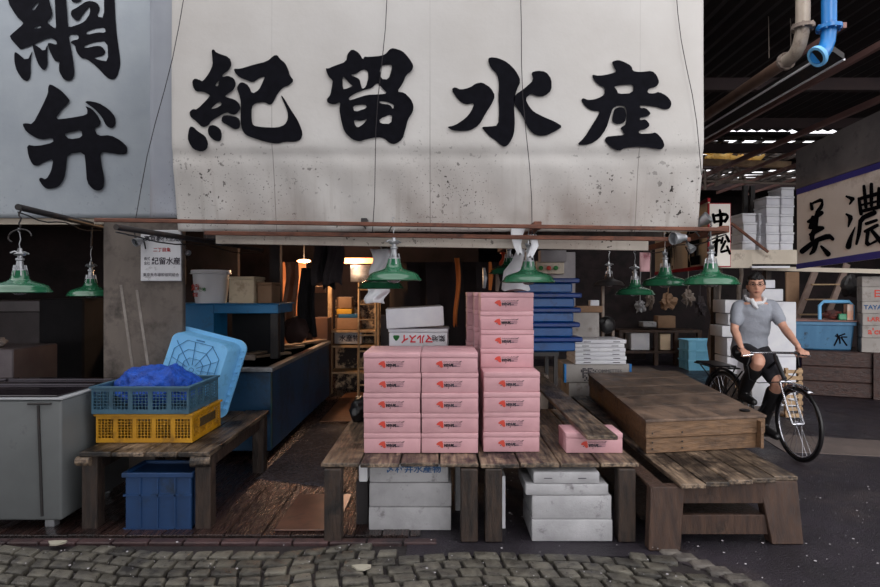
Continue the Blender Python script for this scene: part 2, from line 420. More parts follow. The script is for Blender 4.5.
G_ki = [[[(248,20),(262,18),(272,35),(345,60),(356,100),(340,130),(310,150),(305,165),(335,158),(368,172),(380,205),(365,235),(330,258),(318,270),(372,285),(395,305),(405,335),(375,368),(345,362),(330,350),(245,400),(235,422),(200,435),(165,400),(135,378),(130,350),(150,335),(170,340),(240,268),(235,258),(205,243),(165,243),(148,215),(145,185),(160,172),(188,182),(200,190),(235,145),(255,100),(252,60)],
  [(265,212),(292,178),(282,215)], [(240,338),(290,292),(305,312),(275,330)]],
 [[(130,430),(150,430),(175,455),(215,480),(230,515),(225,550),(195,565),(150,550),(130,520),(120,490)]],
 [[(235,425),(260,420),(295,440),(305,475),(295,510),(265,505),(235,480),(228,450)]],
 [[(305,372),(340,368),(390,380),(402,405),(398,440),(370,445),(340,425),(300,405)]],
 [[(365,120),(400,122),(470,100),(545,82),(580,50),(600,48),(612,68),(640,90),(660,130),(665,155),(688,185),(660,212),(630,220),(600,255),(575,305),(558,315),(530,298),(480,305),(462,325),(462,395),(470,425),(520,433),(600,435),(640,420),(655,390),(655,350),(615,262),(630,270),(665,330),(695,375),(715,410),(735,465),(725,500),(690,512),(640,510),(600,522),(530,510),(470,490),(430,475),(410,445),(402,400),(405,300),(395,255),(382,225),(395,198),(415,192),(445,210),(465,255),(500,235),(520,195),(535,160),(500,172),(470,195),(430,180),(395,165),(375,145)]]]
G_ryu = [[[(188,150),(205,152),(230,140),(300,115),(305,75),(330,48),(365,65),(390,105),(395,88),(420,90),(480,85),(510,75),(530,50),(550,42),(600,58),(630,90),(660,135),(650,165),(620,185),(600,235),(570,275),(610,280),(645,315),(660,350),(655,385),(630,420),(615,480),(600,530),(560,557),(530,550),(500,522),(465,518),(400,530),(375,542),(330,530),(290,490),(275,440),(262,370),(270,330),(235,345),(200,335),(195,315),(215,295),(225,240),(228,215),(205,195)],
  [(280,192),(300,210),(320,235),(335,245),(300,260),(282,262)], [(320,185),(350,182),(390,155),(415,165),(418,200),(405,250),(385,262),(378,240),(372,210),(345,195)],
  [(480,150),(500,132),(545,130),(540,165),(525,210),(485,208)], [(310,310),(345,285),(400,265),(435,258),(465,225),(490,255),(520,285),(470,290),(410,292),(350,312),(318,322)],
  [(332,350),(400,342),(412,362),(345,385)], [(340,425),(380,432),(415,418),(390,450),(360,468),(345,450)], [(478,325),(520,330),(555,345),(550,370),(535,345),(480,338)], [(478,420),(545,392),(540,448),(480,445)]]]
G_sui = [[[(140,210),(160,197),(190,212),(240,200),(270,178),(305,172),(350,200),(375,245),(355,290),(325,335),(290,400),(240,430),(190,432),(150,430),(115,410),(160,402),(215,365),(245,330),(265,282),(215,292),(175,265)]],
 [[(335,55),(345,38),(390,42),(440,65),(485,110),(512,165),(488,215),(480,250),(475,300),(480,380),(475,450),(450,500),(425,518),(400,505),(375,480),(345,462),(320,435),(300,410),(345,408),(390,402),(395,330),(390,250),(395,180),(385,130),(350,95)]],
 [[(480,240),(530,205),(580,160),(565,120),(600,110),(645,115),(675,155),(675,215),(640,245),(600,248),(565,230),(535,260),(555,300),(580,330),(640,360),(690,380),(735,408),(700,430),(650,455),(610,458),(575,445),(545,410),(520,350),(480,295),(472,265)]]]
G_san = [[[(328,62),(365,52),(400,65),(435,85),(442,112),(480,118),(545,110),(570,135),(583,170),(570,195),(525,205),(520,230),(555,232),(580,222),(625,245),(650,280),(640,312),(610,318),(560,300),(478,292),(480,310),(510,308),(540,338),(520,355),(480,360),(480,375),(510,368),(535,400),(510,422),(475,428),(475,447),(540,445),(565,438),(600,475),(612,510),(595,532),(560,525),(500,515),(400,520),(370,540),(325,520),(290,485),(300,462),(340,458),(400,452),(385,430),(375,415),(408,395),(408,300),(365,295),(335,310),(322,350),(300,420),(260,475),(210,505),(140,508),(185,465),(225,400),(250,360),(268,325),(225,325),(190,305),(165,270),(175,255),(205,268),(250,260),(290,240),(292,200),(255,185),(228,150),(225,130),(260,138),(320,128),(355,115),(340,90)],
  [(340,195),(380,185),(447,182),(440,230),(365,235),(355,210)]],
 [[(345,312),(380,302),(402,315),(406,350),(400,385),(365,397),(330,385),(335,345)]]]
G_ami = [[[(50,10),(60,-60),(310,-60),(350,80),(345,115),(310,145),(350,180),(375,190),(370,120),(362,-60),(432,-60),(445,40),(452,150),(455,185),(545,155),(575,130),(600,90),(600,38),(560,85),(525,138),(505,138),(470,100),(475,70),(520,45),(570,10),(610,5),(650,20),(668,60),(645,110),(695,118),(692,-60),(762,-60),(772,180),(800,380),(803,440),(780,515),(750,533),(715,520),(640,440),(575,390),(545,390),(510,350),(500,300),(468,285),(480,270),(525,262),(522,230),(455,225),(470,300),(490,410),(498,500),(480,530),(455,540),(425,530),(395,480),(392,440),(400,410),(370,412),(345,370),(315,300),(325,282),(380,300),(375,270),(330,245),(215,300),(145,328),(130,325),(60,245),(85,220),(150,165),(155,150),(110,110)],
  [(210,60),(255,5),(262,20),(225,72)], [(220,192),(260,165),(280,185)], [(575,208),(640,188),(698,182),(705,218),(650,215),(580,232)], [(560,305),(620,282),(715,272),(722,410),(660,400),(620,385),(690,370),(705,345),(680,310),(640,305),(565,322)]],
 [[(460,-60),(540,-60),(545,5),(510,18),(475,10)]],
 [[(95,350),(110,348),(180,408),(220,330),(205,400),(205,510),(185,543),(150,530),(110,470),(95,410)]], [[(215,295),(240,300),(295,345),(320,290),(315,360),(320,430),(300,468),(280,462),(250,420),(225,340)]]]
G_ben = [[[(235,60),(245,42),(300,75),(340,120),(340,132),(300,170),(268,218),(340,210),(425,195),(428,170),(415,150),(450,165),(480,200),(495,235),(480,252),(460,258),(478,298),(540,293),(590,320),(622,350),(622,380),(600,390),(545,382),(490,375),(495,430),(512,510),(505,555),(480,567),(455,560),(425,525),(420,450),(412,375),(330,385),(325,440),(315,510),(285,548),(240,558),(215,550),(188,510),(200,500),(225,512),(250,470),(262,408),(215,425),(185,445),(160,440),(140,400),(130,340),(180,348),(262,330),(258,305),(195,318),(130,280),(108,240),(125,235),(160,240),(200,165),(235,90)],
  [(312,288),(350,278),(398,268),(402,305),(340,315)]],
 [[(415,132),(430,126),(480,135),(530,165),(565,205),(565,245),(545,262),(520,250),(498,205),(462,165),(425,140)]]]
for G, ox, oy, s in ((G_ki,165,46,5.3333),(G_ryu,290,40,5.3333),(G_sui,425,50,5.3333),(G_san,550,50,5.3333)):
    mb = MB()
    for loops in G: fill(mb, loops, lambda x, y, z: P(ox+x/s, oy+y/s, ZC-.013-z*.5))
    mb.build('character', ink, signthing, smooth=0, recalc=False)
# left canvas
ZL = 5.05
cm2 = canvas_mat('cool_grey_sign_canvas', (142,149,157), (158,164,170), speck=.25, zlo=1.9, zhi=2.2)
left = thing('canvas_sign', 'cooler grey-white canvas sign at the far left with smooth painted characters', 'sign', (-2.9,ZL,2.15))
xa = -5.2; xb = P(157,0,ZL).x; zb = P(0,218,ZL).z
MB().grid(60, 60, lambda u, v: V((xa+(xb-xa)*u, ZL+.004*math.sin(u*17+v*4)+.003*math.sin(v*9), zb+(4.7-zb)*v))).build('canvas', cm2, left, solid=.006)
for G, ox, oy, s in ((G_ami,0,0,6.6667),(G_ben,0,75,4.8889)):
    mb = MB()
    for loops in G: fill(mb, loops, lambda x, y, z: P(ox+x/s, oy+y/s, ZL-.013-z*.5))
    mb.build('character', ink, left, smooth=0, recalc=False)
mb = MB(); mb.box(xb-.045, xb-.015, ZL-.03, ZL-.008, zb, 4.7, b=.004)
mb.build('edge_batten', M('white_batten', (196,198,204), rough=.5), left)
mb = MB(); xs0 = P(150,0,4.3).x; mb.grid(8, 60, lambda u, v: V((xs0+(x0-xs0+.04)*u, 4.3+.01*math.sin(u*6), P(0,218,4.3).z+(4.7-2.06)*v)))
tag(mb.build('canvas_strip', canvas_mat('grey_strip_canvas', (146,150,160), (160,164,172), speck=.6), solid=.004), 'narrow grey canvas strip hanging between the two big signs', 'canvas strip')
# rails and hems
def rail(name, p, q, w, h, mat, lab, cat='rail', grp=None):
    mb = MB(); mb.bar(p, q, w, h, b=.003); return tag(mb.build(name, mat), lab, cat, grp)
rail('steel_rail', P(95,220,4.08), P(727,229.5,4.10), .03, .026, RUST, 'rusty square rail running along the canvas hem, upper of the two')
rail('steel_rail', P(205,233,4.16), P(690,239.5,4.12), .03, .028, RUST, 'rusty square rail below the other, under the canvas hem')
rail('hem_board', P(216,239,4.38), P(648,246,4.38), .02, .07, canvas_mat('speckled_cream_board', (190,182,172), (200,192,182), speck=1.0, zlo=1.6, zhi=2.4), 'speckled cream board under the rusty rails', 'board')
rail('hem_board', P(-40,221,5.1), P(104,221,5.1), .02, .06, CREAM, 'cream board under the left grey canvas above the dark counter', 'board')
rail('stall_beam', (-1.85,4.75,2.03), (1.75,4.75,2.03), .12, .16, W_dark, 'dark timber beam across the stall mouth behind the cream board', 'beam')
# ropes hanging over the canvas
ROPE = M('dark_rope', (40,36,40), rough=.9)
for (a, b, la) in (((193,-40),(134,222),'slanting dark rope over the seam between the two canvases'), ((388,-40),(371,232),'dark rope hanging over the second character'), ((517,-40),(532,235),'dark rope hanging beside the third character'), ((671,-40),(703,175),'thin dark rope slanting down by the right edge of the canvas')):
    p = P(a[0],a[1],4.17); q = P(b[0],b[1],4.14); mb = MB()
    mb.tube([p.lerp(q, t/8)+V((.012*math.sin(t*1.1+p.x),0,0)) for t in range(9)], .0028, 5)
    tag(mb.build('rope', ROPE), la, 'rope')

# ------------------------------------------------------------------ lamps
def lamp_proto():
    t = thing('pendant_lamp', 'x', 'lamp')
    R = .19
    prof = [(R,0),(R+.003,.004),(R-.004,.012),(.178,.020),(.174,.031),(.163,.045),(.142,.056),(.115,.065),(.085,.074),(.065,.083),(.055,.096),(.049,.12),(.042,.15)]
    inn = [(r-.006, z-.002) for r, z in prof[::-1]]
    MB().lathe(prof+inn+[(R-.004,0),(R,0)], 40, cap=False).build('shade', GREEN, t, world=False, smooth=40)
    mb = MB(); mb.lathe([(.001,.152),(.042,.15),(.042,.155),(.024,.162),(.020,.215),(.027,.22),(.027,.23),(.016,.236),(.014,.25),(.001,.252)], 20)
    for k in range(8):
        a = k*math.pi/4; mb.bar((.05*math.cos(a),.05*math.sin(a),.1),(.034*math.cos(a),.034*math.sin(a),.185),.006)
    mb.build('socket', STEEL, t, world=False)
    mb = MB(); mb.lathe([(.001,-.018),(.03,-.014),(.048,.0),(.052,.02),(.045,.045),(.028,.075),(.018,.1),(.016,.14)], 20)
    mb.build('bulb', M('clear_bulb', (210,205,215), rough=.08, trans=.7), t, world=False)
    mb = MB(); mb.lathe([(.001,.245),(.03,.25),(.04,.262),(.02,.272),(.012,.30),(.004,.302)], 12, sy=.5)
    mb.tube([(-.05,0,.262),(-.025,.01,.275),(0,0,.268),(.03,-.01,.278),(.055,0,.266)], .006, 6)
    mb.build('wing_bracket', STEEL, t, world=False)
    mb = MB(); mb.tube([(0,0,.3),(.004,0,.33),(-.003,0,.36),(.001,0,.40),(.012,0,.42),(.01,0,.435),(-.006,0,.43)], .0035, 6)
    mb.build('hook', STEEL, t, world=False)
    return t
lp = lamp_proto(); first = True; LAMPS = []
def lamp(px, py, Z, label, sc=1, top=None):
    global first
    p = P(px, py, Z)
    o = lp if first else dup(lp)
    first = False
    o.location = p; o.scale = (sc,sc,sc); o['label'] = label; o['group'] = 'green enamel pendant lamps'
    o.rotation_euler = (0,0,random.random()*6)
    if top:
        pass
    LAMPS.append(o); return p
L1 = lamp(20, 292.5, 4.07, 'green enamel pendant lamp at the far left under the black boom tip')
L2 = lamp(91, 296, 5.24, 'green enamel pendant lamp half hidden behind the grey concrete partition', 1)
L3 = lamp(394, 280.5, 4.14, 'green enamel pendant lamp above the left pink stacks, front one of the pair')
L4 = lamp(381, 288.5, 5.0, 'green enamel pendant lamp just behind the front one above the white boxes')
L5 = lamp(528.5, 282.5, 4.3, 'green enamel pendant lamp over the tall pink stack, in front of a white bag')
L6 = lamp(509, 274, 5.6, 'green enamel pendant lamp mostly hidden behind the lamp over the tall pink stack')
L7 = lamp(711, 284.7, 4.22, 'green enamel pendant lamp nearest the cyclist, largest on the right boom')
L8 = lamp(665, 285.7, 4.96, 'green enamel pendant lamp, middle one on the right boom')
L9 = lamp(635, 294.7, 5.95, 'green enamel pendant lamp, smallest and farthest on the right boom')
# dark lamp
dl = dup(lp, P(609, 285.5, 7.6), 0, 'small black pendant lamp left of the smallest green one'); dl['group'] = ''; del dl['group']; dl.scale = (1.0,1.0,1.0)
for ch in dl.children:
    if ch.name.startswith('shade'):
        ch.data = ch.data.copy(); ch.data.materials[0] = BLACKM
# booms
def boom(p, q, r, mat, lab, square=False):
    t = thing('lamp_boom', lab, 'boom', p)
    mb = MB()
    if square: mb.bar(p, q, r*2, r*2, b=.004)
    else: mb.tube([p, q], r, 12)
    mb.build('pole', mat, t)
    d = q-p
    mb = MB(); mb.tube([p+d*(k/10)+V((.0,0,-r-.012-.03*math.sin(k*.63)**2)) for k in range(11)], .005, 6)
    mb.build('cable', RUBBER, t)
    return t
b1 = boom(P(18,207,4.05), P(101,226.5,5.26), .022, BLACKM, 'black pipe boom reaching out at the far left holding two lamps')
b2 = boom(P(116,227,3.7), P(262,250,5.85), .019, BLACKM, 'black pipe boom above the poster running back into the stall')
b3 = boom(P(726,229,4.12), P(645,249,6.1), .024, RUST, 'rusty square boom at the right holding three green lamps', True)
b4 = boom(P(364,221,4.2), P(388,252,6.2), .022, BLACKM, 'short dark boom above the left pair of lamps', True)
b5 = boom(P(538,225,4.1), P(500,250,6.4), .026, RUST, 'rusty boom over the lamp above the tall pink stack', True)
def cord(a, b, lab, r=.004, wob=.02):
    a = V(a); b = V(b); mb = MB(); n = 10
    mb.tube([a.lerp(b, k/n)+V((wob*math.sin(k*1.9)*(.2 if k in (0,n) else 1), wob*.5*math.cos(k*1.3), 0)) for k in range(n+1)], r, 6)
    o = mb.build('cord', BLACKM); t = min(LAMPS, key=lambda q: (q.location-V(b)).length)
    mw = Matrix.Translation(t.location) @ t.rotation_euler.to_matrix().to_4x4() @ Matrix.Diagonal((*t.scale,1))
    o.parent = t; o.matrix_parent_inverse = mw.inverted(); return o
cord(P(20,208,4.06), L1+V((0,0,.40)), 'twisted black cord from boom end to the far left lamp', .006, .008)
cord(P(92,227,5.24), L2+V((0,0,.42)), 'straight dark cord of the lamp by the partition', .006, .003)
cord(P(386,236,4.2), L3+V((0,0,.40)), 'cord of the front lamp of the left pair', .004, .003)
cord(P(380,246,5.0), L4+V((0,0,.40)), 'cord of the rear lamp of the left pair', .005, .012)
cord(P(532,232,4.3), L5+V((0,0,.24)), 'cord of the lamp above the tall pink stack', .005, .012)
cord(P(510,245,5.6), L6+V((0,0,.3)), 'cord of the half hidden lamp behind the tall pink stack', .005, .008)
cord(L7+V((0,0,.43)), L7+V((-.01,.02,.30)), 'short cord of the lamp nearest the cyclist', .006, .006)
cord(P(667,242,4.96), L8+V((0,0,.40)), 'cord of the middle lamp on the right boom', .004, .004)
cord(P(636,255,5.95), L9+V((0,0,.42)), 'cord of the smallest lamp on the right boom', .004, .003)
# curl of wire over the left lamp
mb = MB(); c = P(24,236,4.05)
mb.tube([c+V((.05*math.cos(t)*(1+.15*t)-.01*t, 0, .045*math.sin(t))) for t in [k*.35 for k in range(13)]], .005, 6)
tag(mb.build('wire_curl', BLACKM), 'curl of spare black wire above the far left lamp', 'wire')
# clamp lights on the right boom
def spot(p, d, lab, k=1):
    k *= .75
    d = V(d).normalized(); q = d.to_track_quat('Z','Y').to_matrix().to_4x4(); M4 = Matrix.Translation(p) @ q
    t = thing('clamp_light', lab, 'light fitting', p)
    MB().lathe([(.001,-.07*k),(.03*k,-.068*k),(.034*k,-.03*k),(.05*k,.0),(.058*k,.06*k),(.06*k,.065*k),(.055*k,.066*k),(.045*k,.01*k),(.001,.0)], 20, M4).build('housing', STEEL, t)
    MB().tube([p-d*.05*k, p-d*.09*k+V((0,0,-.03)), p-d*.07*k+V((.02,0,-.08))], .006, 6).build('cable', RUBBER, t)
spot(P(703,221,4.3), (.5,-.5,.45), 'silver clamp light tilted upward on top of the rusty boom end')
spot(P(692,219,4.5), (-.2,.6,.3), 'dark grey clamp light behind the silver one on the rusty boom')
spot(P(679,238,4.05), (-.9,-.3,-.1), 'silver clamp light fixed on the rail end in front of the boom')
spot(P(690,247,4.4), (.3,-.4,-.5), 'small silver clamp light hanging under the rusty boom', .7)
mb = MB(); p = P(645,262,5.9); mb.grid(6, 10, lambda u, v: p+V(((u-.5)*.1, .01*math.sin(u*5+v*3), (.5-v)*.19)))
tag(mb.build('pink_tag', M('pink_tag_paper', (196,150,156), (206,166,168), (150,60,80), dscale=9, rough=.7), solid=.003), 'pink printed paper tag hanging from the far end of the rusty boom', 'tag')

# ------------------------------------------------------------------ left partition, poster
prof = [(-2.79,0),(-2.36,0),(-2.36,.509),(-2.13,.509),(-2.13,2.12),(-2.79,2.12)]
mb = MB(); mb.prism(prof, lambda x,z: V((x,4.97,z)), lambda x,z: V((x,5.03,z)), b=.006)
struct(mb.build('wall_partition', CONC))
# chalky scrape marks
for k, (a, b) in enumerate((((121,285),(133,370)),((137,290),(148,365)))):
    mb = MB(); mb.bar(P(a[0],a[1],4.968), P(b[0],b[1],4.968), .022, .006, up=V((0,1,0)))
    struct(mb.build('trim_%d' % (k+1), M('chalk_scrape', (150,142,136), (120,112,106), rough=.9, scale=9)))
ps = thing('poster', 'small white notice with black and red lettering fixed on the grey partition', 'notice', P(161,283,4.95))
a = P(140.5,230,4.95); b = P(181,281,4.95)
MB().box(a.x, b.x, 4.95, 4.972, b.z, a.z, b=.004).build('board', M('notice_board', (196,196,200), (206,206,210), (90,84,84), rough=.55, scale=5, dscale=7, dth=(.6,.75)), ps)
R = V((1,0,0)); U = V((0,0,1))
def pt(body, px, py, size_px, mat, off=.03, sx=1, nm='lettering'):
    mb = MB(); text(mb, body, P(px,py,4.949), R*sx, U, size_px*4.95/600, off); mb.build(nm, mat, ps, smooth=0, recalc=False)
pt('東京都衛生局', 162, 239, 6.0, BLKP, .025); pt('二丁目魚', 162, 250, 4.4, M('dull_red_print', (160,50,56), rough=.7)); pt('株式', 147, 259, 3.8, BLKP, .01, .8); pt('会社', 147, 263.5, 3.8, BLKP, .01, .8)
pt('紀留水産', 166, 261.5, 7.6, BLKP, .025, .95); pt('東京魚市場卸協同組合', 161, 275, 3.8, BLKP, .01, .95)
mb = MB(); mb.tube([P(134,228,4.92),P(136,245,4.9),P(146,238,4.92),P(160,232,4.92),P(176,235,4.92),P(186,248,4.92)], .005, 6)
tag(mb.build('loose_cable', RUBBER), 'loose black cable draped over the notice on the partition', 'cable')
spot(P(139,241,4.9), (-.3,-.6,-.3), 'small grey clamp light at the upper left corner of the notice', .8)
spot(P(187,252,5.1), (.5,-.4,-.3), 'small silver clamp light right of the notice', .55)

# ------------------------------------------------------------------ freezer
fz = thing('chest_freezer', 'grey white chest freezer with dark glass lids at the far left', 'freezer', (-3.2,4.3,0))
MB().box(-4.1, -2.43, 3.85, 4.70, .07, .843, b=.015, seg=3).build('body', FREEZ, fz)
mb = MB(); mb.box(-4.105, -2.425, 3.845, 4.705, .844, .857, b=.004, seg=2); mb.build('rim', M('freezer_rim', (160,162,166), rough=.35), fz)
for k, (xx0, xx1) in enumerate(((-4.05,-3.27),(-3.25,-2.47))):
    g = MB().box(xx0, xx1, 3.87, 4.67, .858, .870, b=.004).build('glass_lid', GLASSD, fz)
    mb = MB(); mb.box(xx0, xx1, 4.28, 4.30, .872, .880); mb.box(xx0, xx1, 4.52, 4.535, .872, .880); mb.build('slide_rail', M('rail_alu', (96,92,98), metal=.8, rough=.3), g)
MB().box(-2.64, -2.49, 3.833, 3.849, .815, .828, b=.003).build('handle', BLACKM, fz)
MB().bar((-2.575,3.845,.81), (-2.55,3.845,.10), .014, .01, up=V((0,1,0))).build('seam_strip', BLACKM, fz)
for x in (-4.0,-2.55):
    for y in (3.95,4.6): MB().box(x-.03,x+.03,y-.03,y+.03,0,.08).build('leg', STEEL, fz)
# dark room behind the freezer
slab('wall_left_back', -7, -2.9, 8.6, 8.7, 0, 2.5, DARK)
t = thing('prep_counter', 'dark grey steel counter against the wall deep behind the freezer', 'counter', (-5,7.8,0))
MB().box(-6.6,-4.75,7.5,8.3,0,1.28,b=.01).build('cabinet', M('grey_panel', (70,62,64), (82,74,76), rough=.5), t)
MB().box(-6.6,-4.65,7.4,8.35,1.28,1.42,b=.01).build('worktop', M('grey_edge', (104,98,100), (116,108,110), rough=.4), t)
t = thing('dark_chest', 'tall black upright machine standing between the counter and low grey panel', 'machine', (-4.2,7.2,0))
MB().box(-4.62,-4.1,6.9,7.5,.45,1.45,b=.02).build('housing', CLOTHB, t)
for x in (-4.55,-4.2): MB().box(x-.04,x+.04,6.95,7.03,0,.46).build('leg', BLACKM, t)
MB().box(-4.05,-3.1,7.3,7.36,.35,1.22,b=.01)
mb = MB(); mb.box(-4.05,-3.05,7.6,7.7,0,1.2,b=.01); tag(mb.build('low_panel', M('dull_panel', (86,78,78), (98,90,88), rough=.6, scale=2)), 'low grey panel standing at the back between black machine and partition', 'panel')
mb = MB(); mb.box(-3.8,-3.2,7.5,7.56,1.62,1.95); tag(mb.build('wall_bracket_box', M('dull_brownbox', (62,52,54), rough=.7)), 'dim brown box high on the back wall above the low panel', 'box')
t = thing('steel_sink', 'low steel box with rounded pale bundle on it at the far left edge', 'sink', (-4.2,5.9,0))
MB().box(-4.7,-3.95,5.55,6.2,0,1.0,b=.01).build('body', M('sink_steel', (88,80,84), (104,96,98), rough=.35, metal=.4), t)
mb = MB(); mb.ball((-4.28,5.75,1.05), .1, 3, (1.2,1,.5), .3); tag(mb.build('cloth_bundle', M('pale_bundle', (150,140,134), (90,80,76), rough=.8)), 'pale crumpled bundle on the steel box behind the freezer', 'cloth')

# ------------------------------------------------------------------ left bench with crates
def trestle(name, lab, x0, x1, y0, y1, h, legw=.1, plank_w=.15, th=.045, mat_top=W_old, leg_mat=W_dark, skew=0, along='y', legs=None):
    t = thing(name, lab, 'trestle table', ((x0+x1)/2, (y0+y1)/2, 0))
    mb = MB(); x = x0
    n = max(2, round((x1-x0)/plank_w)); w = (x1-x0)/n
    for k in range(n):
        a = x0+k*w; e = random.uniform(-.012,.012); g = .003+random.random()*.003
        mb.box(a+g, a+w-g, y0+e, y1+random.uniform(-.02,.02), h-th+random.uniform(0,.004), h-random.uniform(0,.004), b=.005, tone=random.uniform(-1,1))
    mb.build('tabletop', mat_top, t)
    for (x, y) in (legs or ((x0+.06,y0+.07),(x1-.06,y0+.07),(x0+.06,y1-.09),(x1-.06,y1-.09))):
        MB().box(x-legw/2, x+legw/2, y-legw/2, y+legw/2, 0, h-th-.001, b=.006, tone=random.uniform(-.6,.2)).build('leg', leg_mat, t)
    mb = MB(); mb.box(x0+.02, x1-.02, y1-.13, y1-.08, h-th-.1, h-th-.002, b=.004); mb.build('apron', leg_mat, t)
    return t
tb = trestle('trestle_table', 'low dark plank bench carrying the crates beside the freezer', -2.33, -1.475, 3.86, 5.2, .508, .1, .2, .035)
tb_side = MB(); 
for x in (-1.55, -2.26): MB().box(x-.03,x+.03,3.90,5.17,.37,.47,b=.006).build('side_rail', W_dark, tb)
MB().tube([(-2.345,3.88,.445),(-2.25,3.87,.445)], .03, 10).build('log_end', W_old, tb)
MB().tube([(-1.60,3.85,.445),(-1.48,3.87,.445)], .035, 10).build('log_end', W_old, tb)
def basket(name, lab, x0, x1, y0, y1, z0, z1, mat, rows=6, cols=26, t_=.012, posts=5, cat='crate', grp=None, back=False, solid_sides=False):
    t = thing(name, lab, cat, ((x0+x1)/2,(y0+y1)/2,z0))
    mb = MB(); mb.box(x0+.01,x1-.01,y0+.01,y1-.01,z0,z0+.012)
    mb.build('bottom', mat, t)
    for side in ('front','right','back','left'):
        mb = MB()
        if side in ('front','back'):
            y = y0 if side == 'front' else y1-t_
            L_ = x1-x0; bx = lambda a,b,c,d,yy0=y,yy1=y+t_: mb.box(x0+a,x0+b,yy0,yy1,z0+c,z0+d)
        else:
            x = x0 if side == 'left' else x1-t_
            L_ = y1-y0-2*t_; bx = lambda a,b,c,d,xx0=x,xx1=x+t_: mb.box(xx0,xx1,y0+t_+a,y0+t_+b,z0+c,z0+d)
        hh = z1-z0; bot=.03; top=hh-.035
        if solid_sides and side in ('left','right'):
            bx(0,L_,.0,hh-.012); 
        else:
            bx(0,L_,0,bot); bx(0,L_,top,hh-.012)
            np_ = posts if side in ('front','back') else max(3,posts-1)
            for k in range(np_+1):
                c = k*L_/np_; bx(max(0,c-.014),min(L_,c+.014),bot,top)
            nc = int(cols*L_/(x1-x0))
            for k in range(nc): c = (k+.5)*L_/nc; bx(c-.0022,c+.0022,bot,top,*( (y+.003,y+.007) if side in('front','back') else (x+.003,x+.007)))
            for k in range(1,rows): c = bot+(top-bot)*k/rows; bx(0,L_,c-.002,c+.002,*( (y+.002,y+.008) if side in('front','back') else (x+.002,x+.008)))
        mb.build('side_wall', mat, t, smooth=0)
    mb = MB(); r = .012; e = .016
    mb.box(x0-r,x1+r,y0-r,y0+e,z1-.014,z1,b=.002); mb.box(x0-r,x1+r,y1-e,y1+r,z1-.014,z1,b=.002); mb.box(x0-r,x0+e,y0+e,y1-e,z1-.014,z1,b=.002); mb.box(x1-e,x1+r,y0+e,y1-e,z1-.014,z1,b=.002)
    mb.build('rim', mat, t)
    return t
yc = basket('plastic_crate', 'yellow lattice crate on the left bench beneath the blue crate', -2.345, -1.69, 4.09, 4.62, .510, .705, YEL, 7, 30)
mb = MB(); mb.box(-1.689,-1.684,4.22,4.50,.59,.65); mb.build('label_plate', M('dark_print', (46,36,30), (90,70,30), scale=60, rough=.6), yc)
bc = basket('plastic_crate', 'grey blue lattice crate holding a blue net on top of the yellow crate', -2.365, -1.705, 4.07, 4.61, .709, .895, GBLUE, 6, 28)
# blue net heap
mb = MB(); bm2 = mb.bm
g = bmesh.ops.create_icosphere(bm2, subdivisions=5, radius=1)['verts']
for v in g:
    n_ = v.co.normalized()
    f = 1+.22*noise.noise(n_*1.7+V((3,1,7)))+.13*noise.noise(n_*4.2)+.06*abs(noise.noise(n_*9))+.03*noise.noise(n_*18)
    sx = .30; x = n_.x*sx*f; z = n_.z*f
    hh = .19*(1.0-.22*max(0,n_.x)-.22*math.exp(-((x-.06)/.05)**2)+.08*math.sin(x*18))
    v.co = V((x-2.03, 4.34+n_.y*.21*f, .83+(z*hh if z > 0 else z*.1)))
tag(mb.build('fishing_net', NET, smooth=60), 'crumpled royal blue mesh net heaped in the grey blue crate', 'net')
